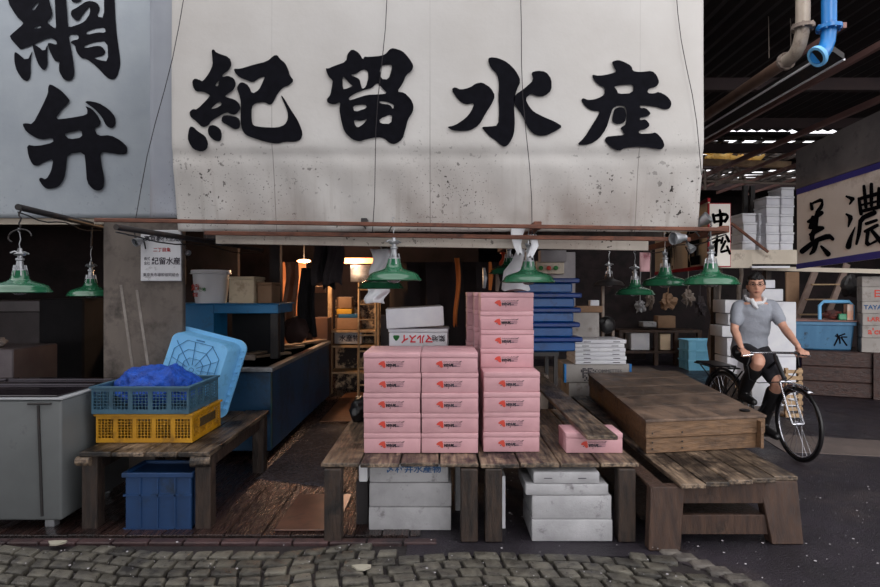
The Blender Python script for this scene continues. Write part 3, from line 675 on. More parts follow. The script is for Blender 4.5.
# tub leaning
def tub():
    t = thing('plastic_tub', 'light blue tub standing on edge and showing its ribbed underside behind the crates', 'tub', (0,0,0))
    n = 28
    def rr(w, h, r, k=6):
        out = []
        for cx, cz, a0 in ((w-r,h-r,0),(-w+r,h-r,90),(-w+r,-h+r,180),(w-r,-h+r,270)):
            for i in range(k+1): a = math.radians(a0+90*i/k); out.append((cx+r*math.cos(a), cz+r*math.sin(a)))
        return out
    mb = MB()
    levels = [(.225,.315,.07,0.004),(.235,.325,.075,0),(.243,.333,.075,.012),(.27,.37,.08,.20),(.272,.372,.08,.21),(.265,.365,.08,.21),(.23,.32,.07,.02)]
    rings = []
    for w, h, r, d in levels: rings.append([mb.bm.verts.new((x, d, z)) for x, z in rr(w, h, r)])
    for A, B in zip(rings, rings[1:]):
        for k in range(len(A)): mb.bm.faces.new((A[k], A[(k+1)%len(A)], B[(k+1)%len(A)], B[k]))
    mb.bm.faces.new(rings[0]); mb.bm.faces.new(rings[-1])
    mb.build('tub_body', LBLUE, t, world=False, smooth=40)
    mb = MB(); o_ = rr(.31,.41,.09); i_ = rr(.265,.365,.08)
    A = [[mb.bm.verts.new((x,d,z)) for x,z in q] for q, d in ((o_,.195),(o_,.215),(i_,.215),(i_,.195))]
    for a_ in range(4):
        B1 = A[a_]; B2 = A[(a_+1)%4]
        for k in range(len(B1)): mb.bm.faces.new((B1[k], B1[(k+1)%len(B1)], B2[(k+1)%len(B1)], B2[k]))
    for s in (-1,1):
        for k in range(9): mb.box(s*.285-.012,s*.285+.012,.165,.196,-.3+k*.075-.006,-.3+k*.075+.006)
    mb.build('rim', LBLUE, t, world=False)
    mb = MB(); d = -.0025; w = .003
    for k in range(12):
        a = k*math.pi/6+.13; c, s = math.cos(a), math.sin(a)
        e = min(.19/max(abs(c),1e-3), .275/max(abs(s),1e-3))
        mb.bar((.045*c,d,.045*s),(e*c,d,e*s),.004,.005,up=V((0,1,0)))
    for (ww, hh) in ((.08,.11),(.135,.19),(.19,.275)):
        q = [(ww*.55,hh),(-ww*.55,hh),(-ww,hh*.6),(-ww,-hh*.6),(-ww*.55,-hh),(ww*.55,-hh),(ww,-hh*.6),(ww,hh*.6)]
        for k in range(8): a_, b_ = q[k], q[(k+1)%8]; mb.bar((a_[0],d,a_[1]),(b_[0],d,b_[1]),.004,.005,up=V((0,1,0)))
    mb.tube([(.02*math.cos(k*.785),d,.02*math.sin(k*.785)) for k in range(8)], .003, 5, closed=True)
    mb.box(-.035,.035,d-.002,d+.002,.292,.304)
    mb.build('base_ribs', LINE, t, world=False)
    return t
tb2 = tub()
tb2.location = V((-1.985, 4.79, .84))
rt3 = Matrix.Rotation(math.radians(-6),3,'Z') @ Matrix.Rotation(math.radians(-12),3,'X') @ Matrix.Rotation(math.radians(13),3,'Y')
tb2.rotation_euler = rt3.to_euler()
TS = V((1.04,.80,.80)); tb2.scale = TS
lo = min((rt3 @ V((v.co.x*TS.x,v.co.y*TS.y,v.co.z*TS.z))).z for ch in tb2.children for v in ch.data.vertices)
tb2.location.z = .510-lo
# crate beneath the bench
def tote(name, lab, x0,x1,y0,y1,z0,z1,mat,cat='crate',grp=None,ribs=True,loc=None):
    t = thing(name, lab, cat, ((x0+x1)/2,(y0+y1)/2,z0), 0, grp)
    mb = MB(); e = .012
    mb.box(x0+e,x1-e,y0+e,y1-e,z0,z1-.02,b=.008)
    if ribs:
        zt = z1-.02
        for k in range(3):
            c = x0+(x1-x0)*(k+1)/4; mb.box(c-.006,c+.006,y0+.002,y0+.014,z0+.01,zt)
        for f in (.0,.62): mb.box(x0+.004,x1-.004,y0+.002,y0+.014,z0+(zt-z0)*f,z0+(zt-z0)*f+.012)
        for k in range(3):
            c = y0+(y1-y0)*(k+1)/4; mb.box(x1-.014,x1-.002,c-.006,c+.006,z0+.01,zt); mb.box(x0+.002,x0+.014,c-.006,c+.006,z0+.01,zt)
    mb.build('body', mat, t)
    mb = MB(); mb.box(x0-.004,x1+.004,y0-.004,y0+.02,z1-.03,z1,b=.003); mb.box(x0-.004,x1+.004,y1-.02,y1+.004,z1-.03,z1,b=.003); mb.box(x0-.004,x0+.02,y0+.02,y1-.02,z1-.03,z1,b=.003); mb.box(x1-.02,x1+.004,y0+.02,y1-.02,z1-.03,z1,b=.003)
    mb.build('rim', mat, t)
    return t
tote('plastic_crate', 'dark blue crate standing in the shade under the left bench', -2.05,-1.60,3.87,4.17,.0,.37,M('shade_blue_plastic',(20,52,92),(24,60,104),(22,40,60),rough=.5))  # dark blue plastic with duller patches

# ------------------------------------------------------------------ blue tank + rack
tk = thing('fish_tank', 'long faded blue steel tank with boards on top left of the aisle', 'tank', (-2.1,6.9,0))
MB().box(-2.7,-1.55,5.5,8.4,.07,.80,b=.008).build('body', TANK, tk)
mb = MB(); mb.box(-2.72,-1.53,5.48,5.56,.80,.84,b=.004); mb.box(-1.60,-1.53,5.56,8.42,.80,.84,b=.004); mb.box(-2.72,-2.65,5.56,8.42,.80,.84,b=.004); mb.build('rim', STEEL, tk)
MB().box(-2.65,-1.60,5.56,8.38,.795,.80).build('water_cover', M('dark_tank_inside', (22,40,66), (30,56,90), rough=.2), tk)
for x in (-2.6,-1.65):
    for y in (5.6,8.3): MB().box(x-.04,x+.04,y-.04,y+.04,0,.08).build('leg', BLACKM, tk)
MB().box(-1.552,-1.545,5.5,5.54,.1,.8).build('rust_edge', M('green_rust', (36,84,84), (70,66,54), rough=.6, scale=9), tk)
for k, (a, b, w, lab) in enumerate((((-2.3,5.6,.86),(-1.65,6.6,.86),.05,'thin batten lying slanted on the blue tank near its front'), ((-2.25,6.0,.86),(-1.7,7.4,.86),.09,'broad pale board lying on the blue tank'), ((-1.95,7.3,.86),(-1.62,8.3,.86),.14,'short worn board at the far end of the blue tank'))):
    mb = MB(); mb.bar(a,b,w,.025,b=.003); tag(mb.build('wooden_board', wood('tank_boards', (120,100,84),(150,128,106), st=(3,3,3))), lab, 'board')
mb = MB(); mb.box(-1.95,-1.86,6.0,6.06,.845,.90,b=.005); tag(mb.build('wood_block', GREYW), 'small block on the near rim of the blue tank', 'block')
# rack
rk = thing('steel_rack', 'blue painted steel rack with a dark opening behind the leaning tub', 'rack', (-2.2,6.3,.845))
MB().box(-2.77,-2.32,6.15,6.55,.845,1.40,b=.006).build('side_cabinet', CABLUE, rk)
MB().box(-2.32,-1.66,6.15,6.75,1.31,1.40,b=.006).build('top_beam', CABLUE, rk)
MB().box(-1.74,-1.66,6.15,6.25,.845,1.31,b=.004).build('post', BLACKM, rk)
MB().box(-2.32,-1.74,6.7,6.72,.845,1.31).build('back_panel', M('rack_inside', (16,18,24), (24,24,30), rough=.7), rk)
MB().box(-2.78,-1.64,6.13,6.77,1.40,1.412,b=.003).build('top', CABLUE, rk)
# bucket
bk = thing('bucket', 'round white plastic bucket with red print standing on the blue rack', 'bucket', P(211,306,6.3)); bk.location.z = 1.413
bc_ = bk.location.copy()
MB().lathe([(.001,0),(.15,0),(.155,.01),(.172,.16),(.178,.30),(.196,.305),(.2,.33),(.196,.345),(.185,.345),(.165,.16),(.145,.02),(.001,.02)], 36, Matrix.Translation(bc_)).build('shell', WHITEPL, bk)
mb = MB(); mb.tube([bc_+V((.2*math.cos(t),.2*math.sin(t),.31)) for t in [k*math.pi/18 for k in range(36)]], .007, 6, closed=True); mb.build('rim', WHITEPL, bk)
def onbucket(body, a, z, s, mat, nm='print'):
    mb = MB(); r = V((math.cos(a),math.sin(a),0)); n_ = V((math.sin(a),-math.cos(a),0))
    text(mb, body, bc_+n_*.178+V((0,0,z)), r, U, s, .03, .003); mb.build(nm, mat, bk, smooth=0, recalc=False)
onbucket('魚秋', -.62, .16, .07, REDP); onbucket('宅配', -.62, .085, .045, REDP); onbucket('築地', -.12, .14, .04, GRNP)
foam_i = 0
def foam(lab, x0,x1,y0,y1,z0,z1,mat=FOAM,lid=.03,name='foam_box',cat='box',grp=None,rot=0,lidmat=None,tilt=0):
    c = V(((x0+x1)/2,(y0+y1)/2,z0)); t = thing(name, lab, cat, c, rot, grp)
    if tilt: t.rotation_euler = (0,tilt,rot)
    w = (x1-x0)/2; d = (y1-y0)/2; h = z1-z0
    MB().box(-w+.006,w-.006,-d+.006,d-.006,0,h-lid,b=.008,seg=2).build('body', mat, t, world=False)
    if lid: MB().box(-w,w,-d,d,h-lid+.0015,h,b=.007,seg=2).build('lid', lidmat or mat, t, world=False)
    return t
def fprint(t, body, x, z, s, mat, y, off=.02, flip=False, sx=1):
    mb = MB(); r = V((1,0,0))*sx; u = U
    if flip: r = -r; u = -u
    text(mb, body, V((x,y,z)), r, u, s, off); 
    for v in mb.bm.verts: v.co.y = y-.0012
    mb.build('print', mat, t, world=False, smooth=0, recalc=False)
OLDC = M('yellowed_carton', (210,190,160), (222,204,176), (160,130,100), rough=.7, dscale=4)
foam('yellowed carton box right behind the bucket on the blue rack', -2.19,-1.92,6.2,6.6,1.413,1.69,OLDC)
foam('small tan box at the right end on top of the blue rack', -1.91,-1.75,6.25,6.6,1.413,1.63,CARD)

# ------------------------------------------------------------------ trestle tables
T1 = trestle('trestle_table', 'weathered plank table carrying the two left pink stacks', -.742, .242, 3.71, 5.3, .48, .105, .235, .03, legs=((-.66,3.735),(.18,3.735),(-.66,5.2),(.18,5.2)))
T2 = trestle('trestle_table', 'weathered plank table carrying the tall pink stack and the single pink box', .247, 1.237, 3.70, 5.4, .48, .105, .235, .03, legs=((.33,3.735),(1.15,3.735),(.33,5.3),(1.15,5.3)))
# peeled bare wood on the front ends
# pink boxes
def pink_proto():
    t = thing('foam_box', 'x', 'box')
    w, d, h, lid = .373, .252, .131, .034
    MB().box(-w/2+.0015,w/2-.0015,-d/2+.0015,d/2-.0015,0,h-lid,b=.004,seg=2).build('body', PINK, t, world=False)
    MB().box(-w/2,w/2,-d/2,d/2,h-lid+.001,h-.0005,b=.004,seg=2).build('lid', PINKL, t, world=False)
    mb = MB(); y = -d/2+.0025
    rnd = random.Random(3)
    def pf(x, z_, e): return V((x*1.12-.004, -d/2-e*.3-.0008, .056+(z_-.055)*1.3))
    # red fish-like mark
    fill(mb, [[(-.078,.056),(-.066,.066),(-.052,.072),(-.045,.071),(-.038,.074),(-.040,.067),(-.035,.060),(-.036,.050),(-.033,.043),(-.040,.036),(-.052,.042),(-.055,.050),(-.068,.052)]], pf, 1, .0005)
    mb.build('red_mark', REDP, t, world=False, smooth=0, recalc=False)
    mb = MB()
    x = -.030
    while x < .02:
        s_ = .0085
        for q in range(3):
            a = (x+rnd.uniform(0,s_), .052+rnd.uniform(-.009,.006)); b_ = (x+rnd.uniform(0,s_), .052+rnd.uniform(-.009,.006))
            fill(mb, [stroke([(a[0],a[1],.0042),(b_[0],b_[1],.004)])], pf, 0, .0004)
        fill(mb, [stroke([(x,.046+rnd.uniform(0,.01),.005),(x+s_,.046+rnd.uniform(0,.01),.0035)])], pf, 0, .0004)
        fill(mb, [stroke([(x+.003,.043,.0035),(x+.004,.059,.003)])], pf, 0, .0004)
        x += s_+.001
    x = -.030
    while x < .07:
        fill(mb, [stroke([(x,.066,.0034),(x+.003,.069-.02*max(0,x-.03)+rnd.uniform(-.002,.002),.0022)])], pf, 0, .0004); x += .0065
    for (a,b_,c,d_) in ((.06,.066,.075,.071),(-.062,.045,-.055,.049),(-.006,.034,-.004,.040),(.022,.046,.045,.047)):
        fill(mb, [stroke([(a,b_,.0035),(c,d_,.003)])], pf, 0, .0004)
    mb.build('black_mark', BLKP, t, world=False, smooth=0, recalc=False)
    mb = MB()
    for (a,b_,c) in ((.025,.058,.068),(.03,.052,.07),(.028,.044,.066)):
        fill(mb, [stroke([(a,b_,.0025),(c,b_+.001,.0025)])], pf, 0, .0004)
    mb.build('grey_mark', M('grey_print', (120,90,106), rough=.7), t, world=False, smooth=0, recalc=False)
    return t
pp = pink_proto(); pfirst = True
def pink(x, y, z, lab, grp='pink foam fish boxes', rz=None):
    global pfirst
    o = pp if pfirst else dup(pp); pfirst = False
    o.location = (x+random.uniform(-.002,.002), y+random.uniform(-.003,.003), z); o.rotation_euler = (0,0,rz if rz is not None else random.uniform(-.012,.012))
    o['label'] = lab; o['group'] = grp; return o
nth = ['bottom','second from the bottom','third from the bottom','fourth from the bottom','fifth from the bottom','sixth from the bottom','seventh from the bottom']
for row, yy in ((0,4.056),(1,4.315)):
    for col, xx in ((0,-.315),(1,.063)):
        for k in range(5):
            pos = 'topmost' if k == 4 else nth[k]
            st = ('leftmost', 'second from the left')[col]
            lab = 'pink foam box, %s of the %s stack, left table' % (pos, st) if row == 0 else 'pink foam box hidden behind the front ones in the %s five-high stack' % st
            if row: lab = 'pink foam box, %s in the hidden row behind the %s stack' % (pos, st.replace('second from the left','second'))
            pink(xx, yy, .481+k*.1315, lab)
for k in range(4):
    pink(.4725, 4.088, .481+k*.1315, 'pink foam box, %s of the four-high stack before the tall one' % ('topmost' if k == 3 else nth[k]))
for q, (xx, yy) in enumerate(((.4725,4.345),(.445,4.61),(.40,4.88))):
    for k in range(8):
        w = ('tall stack', 'second tall stack, behind the front one', 'rearmost tall stack')[q]
        pink(xx, yy, .481+k*.1315, 'pink foam box, %s of the %s' % ('topmost' if k == 7 else nth[k], w))
pink(1.01, 4.06, .481, 'single pink foam box under the end of the long plank on the right table', rz=0)
pk = MB(); pk.box(.915, 1.11, 3.74, 6.95, .6145, .641, b=.004)
tag(pk.build('long_plank', W_old), 'long weathered plank resting on the single pink box and reaching back', 'plank')
pk = MB(); pk.box(.66, .86, 3.95, 5.38, .482, .508, b=.004)
# support for the plank behind
foam('grey stacked block under the far end of the long plank', .85,1.2,6.6,6.9,0,.613,GREYW,lid=0,name='wooden_block',cat='block')
# white boxes on the pink stacks
wb = foam('white foam box with upside-down red print behind the left pink stacks', -.414,.073,4.87,5.25,1.072,1.235,FOAM,lid=.03)
# it stands on a column of boxes behind
for k in range(4):
    foam('white foam box in the column behind the left pink stacks, %s' % nth[k], -.40,.06,4.88,5.24,.481+k*.1475,.481+k*.1475+.146,FOAM)
wb.rotation_euler = (0,0,-.04)
fprint(wb, 'マルスイ', -.01, .085, .078, REDT, -.19, .035, True, .85); fprint(wb, '築地', .165, .09, .055, BLKP, -.19, .02, True)
mb = MB(); fill(mb, [[(-.205,.11),(-.15,.11),(-.152,.09),(-.178,.06),(-.20,.085)]], lambda x,y,e: V((x,-.1915,y)), 1); mb.build('print', GRNP, wb, world=False, smooth=0, recalc=False)
foam('plain white foam box tilted on the upside-down printed one', -.445,.03,4.82,5.2,1.25,1.41,FOAM,lid=.0,rot=.06,tilt=-.055)
# boxes under the tables
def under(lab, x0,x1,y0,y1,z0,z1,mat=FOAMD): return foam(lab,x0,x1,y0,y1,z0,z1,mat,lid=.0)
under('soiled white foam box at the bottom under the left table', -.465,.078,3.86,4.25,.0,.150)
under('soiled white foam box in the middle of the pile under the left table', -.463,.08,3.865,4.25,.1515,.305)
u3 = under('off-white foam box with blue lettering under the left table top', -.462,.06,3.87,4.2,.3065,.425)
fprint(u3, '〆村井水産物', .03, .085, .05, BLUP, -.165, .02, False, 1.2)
under('narrow pale foam box behind the lettered one at left under the table', -.56,-.47,3.95,4.3,.0,.29, M('shade_painted_card', (40,36,38), rough=.8));  # pale box coloured near black, standing in for the shade under the table
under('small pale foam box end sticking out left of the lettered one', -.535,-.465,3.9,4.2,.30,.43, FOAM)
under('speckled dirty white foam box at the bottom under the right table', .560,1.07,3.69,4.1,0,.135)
under('large clean white foam box above the speckled one under the right table', .562,1.065,3.695,4.1,.1365,.282,FOAMD)  # clean box given the darker foam for the shade under the table
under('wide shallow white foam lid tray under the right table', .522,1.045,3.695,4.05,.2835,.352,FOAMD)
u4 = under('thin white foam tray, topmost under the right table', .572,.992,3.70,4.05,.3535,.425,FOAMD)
mb = MB(); mb.box(-.14,-.09,-.176,-.1745,.033,.037); mb.box(.07,.12,-.176,-.1745,.033,.037); mb.build('slot', BLKP, u4, world=False)
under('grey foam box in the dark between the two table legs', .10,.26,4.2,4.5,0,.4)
mb = MB(); mb.box(.405,.425,3.9,4.2,0,.34); tag(mb.build('foam_sheet', FOAM), 'upright white foam sheet behind the left leg of the right table', 'sheet')
# rubber lump left of the stacks
mb = MB(); mb.ball((-.66,4.95,.57), .11, 3, (.7,1.3,.95), .35); tag(mb.build('rubber_bundle', RUBBER, smooth=60), 'black rubber bundle on the table left of the pink stacks', 'bundle')

# ------------------------------------------------------------------ right trestle + big crate
rt = thing('trestle_table', 'low reddish trestle with splayed legs carrying the big wooden crate', 'trestle table', (1.75,5,0))
mb = MB(); h = .405; n = 5
for k in range(n):
    a = 1.42+k*.158; mb.box(a+.004, a+.153, 3.55+k*.035+random.uniform(-.006,.006), 6.5, h-.03, h-random.uniform(0,.003), b=.004, tone=random.uniform(-1,1))
mb.build('tabletop', W_old, rt)
for s, xc in ((-1,1.26),(1,2.10)):
    mb = MB(); mb.hexa([V((xc-.02 if s<0 else xc-.10,3.56,0)),V((xc+.17 if s<0 else xc+.06,3.56,0)),V((xc+.17 if s<0 else xc+.06,3.64,0)),V((xc-.02 if s<0 else xc-.10,3.64,0)),
        V((xc,3.58,h-.031)),V((xc+.20 if s<0 else xc+.03,3.58,h-.031)),V((xc+.20 if s<0 else xc+.03,3.66,h-.031)),V((xc,3.66,h-.031))], b=.006)
    if s > 0:
        mb.bm.free(); mb = MB(); mb.hexa([V((2.02,3.65,0)),V((2.215,3.65,0)),V((2.215,3.74,0)),V((2.02,3.74,0)),V((1.96,3.69,h-.031)),V((2.20,3.69,h-.031)),V((2.20,3.77,h-.031)),V((1.96,3.77,h-.031))], b=.006)
    mb.build('leg', W_trest, rt)
for x in (1.35,2.08): MB().box(x-.08,x+.08,6.35,6.45,0,h-.031,b=.005).build('leg', W_trest, rt)
MB().box(1.26,1.36,3.6,6.45,h-.05,h-.032,b=.004).build('side_rail', W_trest, rt)
MB().box(1.46,2.0,3.68,3.72,.24,.37,b=.004).build('apron', W_trest, rt)
MB().box(1.44,2.02,3.68,3.72,.05,.17,b=.004).build('stretcher', W_trest, rt)
MB().box(1.30,2.12,3.9,6.3,.06,.08).build('under_shelf', W_dark, rt)
cr = thing('wooden_crate', 'big flat wooden crate with boarded lid lying on the reddish trestle', 'crate', (1.95,5.3,.406))
zt = .645
BL, BR, FR, FL = (1.60,6.5), (2.66,6.75), (2.36,4.33), (1.425,4.16)
def quad(z0, z1, g=0, b=.004, mat=W_crate, nm='side'):
    c = [FL, FR, BR, BL]; cc = V((sum(p[0] for p in c)/4, sum(p[1] for p in c)/4, 0))
    p = []
    for z in (z0, z1):
        for q in c:
            d = (V((q[0],q[1],0))-cc); d = d*(1-g/d.length); p.append(V((cc.x+d.x, cc.y+d.y, z)))
    return p
MB().hexa(quad(.407,.512,.03), b=.004).build('lower_board_ring', W_crate, cr)
MB().hexa(quad(.516,zt-.018,.015), b=.004).build('upper_board_ring', W_crate, cr)
# lid from boards
mb = MB(); n = 5
for k in range(n):
    a, b_ = k/n+.002, (k+1)/n-.002
    l0 = V((*FL,0)).lerp(V((*BL,0)), a); l1 = V((*FL,0)).lerp(V((*BL,0)), b_); r0 = V((*FR,0)).lerp(V((*BR,0)), a); r1 = V((*FR,0)).lerp(V((*BR,0)), b_)
    mb.hexa([q+V((0,0,zt-.017)) for q in (l0,r0,r1,l1)]+[q+V((0,0,zt+random.uniform(0,.003))) for q in (l0,r0,r1,l1)], b=.003, tone=random.uniform(-.5,.5))
mb.build('lid', W_cratetop, cr)
mb = MB(); mb.bar(V((*FR,0))+V((-.06,.0,.42)), V((*FR,0))+V((-.06,.0,.61)), .02, .1); mb.build('corner_cleat', W_crate, cr)
mb = MB()
for u in (.06,.3,.94):
    for z in (.44,.485,.55):
        p = V((*FL,z)).lerp(V((*FR,z)), u); mb.ball((p.x,p.y+.012,z), .007, 1)
mb.build('nail_heads', BLACKM, cr)
mb = MB(); mb.lathe([(.001,0),(.035,0),(.04,.006),(.03,.012),(.02,.008),(.001,.008)], 16, Matrix.Translation(V((2.27,4.47,zt+.004)))); tag(mb.build('rope_knot', RUBBER), 'small dark ring lying on the near right corner of the big crate', 'ring')

# ------------------------------------------------------------------ middle distance: printed boxes, trays, blue totes
BX = 7.0
def atb(px0,px1,py0,py1,Z): a = P(px0,py1,Z); b_ = P(px1,py0,Z); return a.x,b_.x,a.z,b_.z
x0_,x1_,z0_,z1_ = atb(565,630,364,400,BX)
x2,x3,z2,z3 = atb(567,590,378,400,BX)
foam('pale carton under the printed box, partly behind the long plank', 1.48,2.15,7.0,7.5,0,.30,CARDG,lid=0,name='carton')
foam('second pale carton with blue tape under the printed box', 1.5,2.12,7.0,7.5,.301,z0_+.20,CARDG,lid=0,name='carton')
pb = foam('grey white printed carton with blue tape edges below the flat trays', x0_,x1_,6.98,7.5,z0_+.205,z1_,CARDG,lid=.0,name='carton')
hh = z1_-z0_-.205
fprint(pb, 'COMMETTES', .12, hh*.62, .055, M('grey_text', (50,48,60), rough=.7), -.26, .0)
fprint(pb, 'RELATION', .12, hh*.32, .04, M('grey_text', (90,86,96)), -.26, .0)
mb = MB(); rr_ = random.Random(5)
for k in range(9):
    for j in range(9):
        if rr_.random() < .6: mb.box(-.2+k*.02,-.183+k*.02,-.2615,-.2605,.02+j*.017,.034+j*.017)
mb.build('print', BLKP, pb, world=False)
for s in (-1,1):
    MB().box(s*(x1_-x0_)/2-.012,s*(x1_-x0_)/2+.012,-.263,-.2,0,hh+.001).build('tape', SKYB, pb, world=False)
z = z1_+.001
for k in range(6):
    a = P(575,350,6.9).x; b_ = P(628,350,6.9).x
    t = foam('flat white foam tray, %s in the pile on the printed carton' % ('topmost' if k == 5 else nth[k]), a+random.uniform(-.01,.015), b_+random.uniform(-.02,.02), 6.95,7.45, z, z+.046, FOAM, lid=0, name='foam_tray', cat='tray', grp='flat white foam trays')
    MB().box(-.2,-.12,-.2505,-.247,.018,.026).build('slot', BLKP, t, world=False); MB().box(.14,.22,-.2505,-.247,.018,.026).build('slot', BLKP, t, world=False)
    z += .048
foam('dirty printed foam box standing on the flat white trays', P(572,0,7.3).x,P(600,0,7.3).x,7.3,7.42,z,z+.30,CARDG,lid=0)
foam('tan carton on top of the dirty printed foam box', P(576,0,7.3).x,P(603,0,7.3).x,7.28,7.43,z+.301,z+.38,CARD,lid=0,name='carton')
foam('small white foam piece on the tan carton', P(590,0,7.3).x,P(600,0,7.3).x,7.3,7.42,z+.381,z+.45,FOAM,lid=0)
mb = MB(); c = P(607,325,7.4); mb.ball(c, .1, 3, (1,.6,1.1), .2); tag(mb.build('black_bag', RUBBER), 'round black bag beside the dirty foam box', 'bag')
t = thing('metal_frame', 'thin pale metal frame standing behind the black bag', 'frame', (2.15,7.7,0))
for px in (603,613): 
    a = P(px,286 if px == 603 else 320,7.7); MB().bar((a.x,7.7,0),(a.x,7.7,a.z),.03,.03).build('post', GREYW, t)
a = P(603,320,7.7); b_ = P(613,320,7.7); MB().bar(a,b_,.02,.02).build('crossbar', GREYW, t)
# shelf unit carrying blue totes
sh = thing('stacking_shelf', 'dark steel shelf standing behind the tall pink stack', 'shelf', (1.2,6.6,0))
MB().box(.80,1.24,6.25,6.85,.86,.9).build('board', BLACKM, sh)
for x in (.83,1.21):
    for y in (6.28,6.82): MB().box(x-.02,x+.02,y-.02,y+.02,0,.86).build('leg', BLACKM, sh)
z = .902
for k in range(5):
    lab = 'deep blue fish tote, %s of the pile beside the tall pink stack' % ('topmost' if k == 4 else nth[k])
    t = thing('plastic_tote', lab, 'tote', (1.12+random.uniform(-.03,.03),6.55,z), random.uniform(-.06,.06), 'deep blue fish totes')
    MB().box(-.29,.29,-.22,.22,0,.10,b=.012).build('body', M('tote_blue', (12,76,140), (18,90,160), (16,60,110), rough=.35, scale=4), t, world=False)
    MB().box(-.345,.36,-.26,.26,.10,.152,b=.012).build('rim', M('tote_blue_dark', (10,50,118), (14,60,136), (10,34,70), rough=.35, scale=4), t, world=False)
    z += .155
foam('white cabinet on the wall behind the blue totes', P(546,0,9).x,P(576,0,9).x,9.0,9.3,1.2,2.12,M('dim_white_cabinet', (140,134,138), (156,150,152), rough=.5),lid=0,name='cabinet',cat='cabinet')
foam('dim cream fitting high above the blue totes', P(540,0,8).x,P(567,0,8).x,8.0,8.2,P(0,262,8).z,P(0,250,8).z,M('dim_white_cabinet', (140,134,138)),lid=0,name='wall_unit',cat='fitting')
# control buttons on the cabinet
for k, (px, m_) in enumerate(((541,GRNP),(549,REDP),(556,GRNP))):
    c = P(px, 268, 8.9); mb = MB(); mb.lathe([(.001,0),(.035,0),(.03,.02),(.001,.022)], 12, Matrix.Translation(c) @ Matrix.Rotation(math.pi/2,4,'X'))
    tag(mb.build('push_button', m_), ('left green','middle red','right green')[k]+' button on the dim cream panel above the blue totes', 'button')
a = P(536,272,8.95); b_ = P(564,263,8.95); mb = MB(); mb.box(a.x,b_.x,8.93,8.99,a.z-.03,b_.z+.03,b=.01)
tag(mb.build('control_panel', CREAM), 'dim cream panel with three buttons above the blue totes', 'panel')

# ------------------------------------------------------------------ stall interior
ri = thing('storage_rack', 'pale wooden rack with towels and boxes at the back of the aisle', 'rack', (-1.35,8.8,0))
xa_, xb_ = P(331,0,9).x, P(378,0,9).x
for x in (xa_, xb_): MB().box(x-.03,x+.03,8.9,9.0,0,P(0,283,9).z,b=.004).build('post', W_pale, ri)
for py in (331,346,372): 
    z = P(0,py,9).z; MB().box(xa_,xb_,8.9,9.35,z-.015,z+.015).build('shelf', W_pale, ri)
MB().box(xa_,xb_,9.38,9.4,0,P(0,300,9).z).build('back_panel', M('peeling_panel', (190,160,128), (200,172,140), (40,26,24), rough=.7, scale=3, dscale=2.6, dth=(.45,.52)), ri)
def shelfbox(px0,px1,py0,py1,Z,mat,lab,name='carton',cat='box',d=.25):
    a = P(px0,py1,Z); b_ = P(px1,py0,Z); return foam(lab,a.x,b_.x,Z,Z+d,a.z,b_.z,mat,lid=0,name=name,cat=cat)
shelfbox(336,352,297,308,9.05,CARD,'brown carton at the top of the pale rack')
shelfbox(336,352,309,314,9.02,M('yellow_towel', (214,160,50), (226,176,70), rough=.9, bump=.5, bscale=20),'folded yellow towel on the pale rack','towel','towel')
shelfbox(338,358,314,318,9.02,M('teal_tray', (30,90,130), rough=.5),'flat dark teal tray on the pale rack','tray','tray')
shelfbox(335,360,318,329.5,9.02,CARD,'wide tan carton on the pale rack under the teal tray')
sb = shelfbox(334,362,332,344,8.95,FOAMD,'cream box with black writing on the middle shelf of the pale rack')
fprint(sb, '水産物', .02, .08, .1, BLKP, -.125, .02)
ld = thing('ladder', 'thin pale ladder leaning at the back of the aisle beside the pale rack', 'ladder', (-1.0,8.5,0))
for px in (359,376): 
    a = P(px,283,8.6); b_ = P(px-1,412,7.6); MB().tube([a,(b_.x*7.6/7.6,7.62,0)], .016, 8).build('rail', W_pale, ld)
for k in range(8):
    f = k/8+.06; a = P(359,283,8.6).lerp(V((P(358,412,7.6).x,7.62,0)), f); b_ = P(376,283,8.6).lerp(V((P(375,412,7.6).x,7.62,0)), f)
    MB().tube([a,b_], .012, 6).build('rung', W_pale, ld)
# kitchen fittings, bright wall bits
foam('silver steam duct behind the ladder near the strip light', P(350,0,10).x,P(372,0,10).x,10.0,10.4,P(0,282,10).z,P(0,265,10).z,STEEL,lid=0,name='duct',cat='duct')
foam('pale grey panel wall behind the ladder', P(371,0,9.5).x,P(410,0,9.5).x,9.5,9.55,0.0,P(0,315,9.5).z,M('cool_panel', (96,98,106), (108,110,118), rough=.6),lid=0,name='panel',cat='panel')
# strip light (orange tinted glow) and warm bulb
sl = thing('strip_light', 'orange tinted strip light high at the back of the aisle', 'light', P(355,260,10.2))
a = P(332,0,10.2).x; b_ = P(379,0,10.2).x; zz = P(0,261,10.2).z
MB().box(a,b_,10.15,10.22,zz-.045,zz+.05,b=.01).build('tube', M('glow_orange', (255,170,110), emit=(255,150,90), estr=2.2), sl)
def wline(px0,px1,py0,py1,Z,mat,lab,w=.03): 
    mb = MB(); mb.bar(P(px0,py0,Z),P(px1,py1,Z),w,w*.6); return tag(mb.build('warm_lit_batten', mat), lab, 'batten')
bl = thing('bulb_light', 'warm bare bulb glowing behind the hanging clothes', 'light', P(318,257,8.4))
MB().ball(P(304,261,8.4), .045, 2, (2.2,1,.6)).build('bulb', M('glow_warm', (255,200,150), emit=(255,190,130), estr=9), bl)
MB().tube([P(304,259,8.4), P(304,240,8.4)], .008, 6).build('cord', BLACKM, bl)
WALLW = M('warm_wall', (150,92,60), (176,116,78), (70,40,32), rough=.7, scale=3, dscale=4)
a = P(282,345,8.8); b_ = P(306,262,8.8)
foam('brown lit partition deep in the stall left of the hanging clothes', a.x,b_.x,8.8,8.85,0,b_.z,WALLW,lid=0,name='panel',cat='panel')
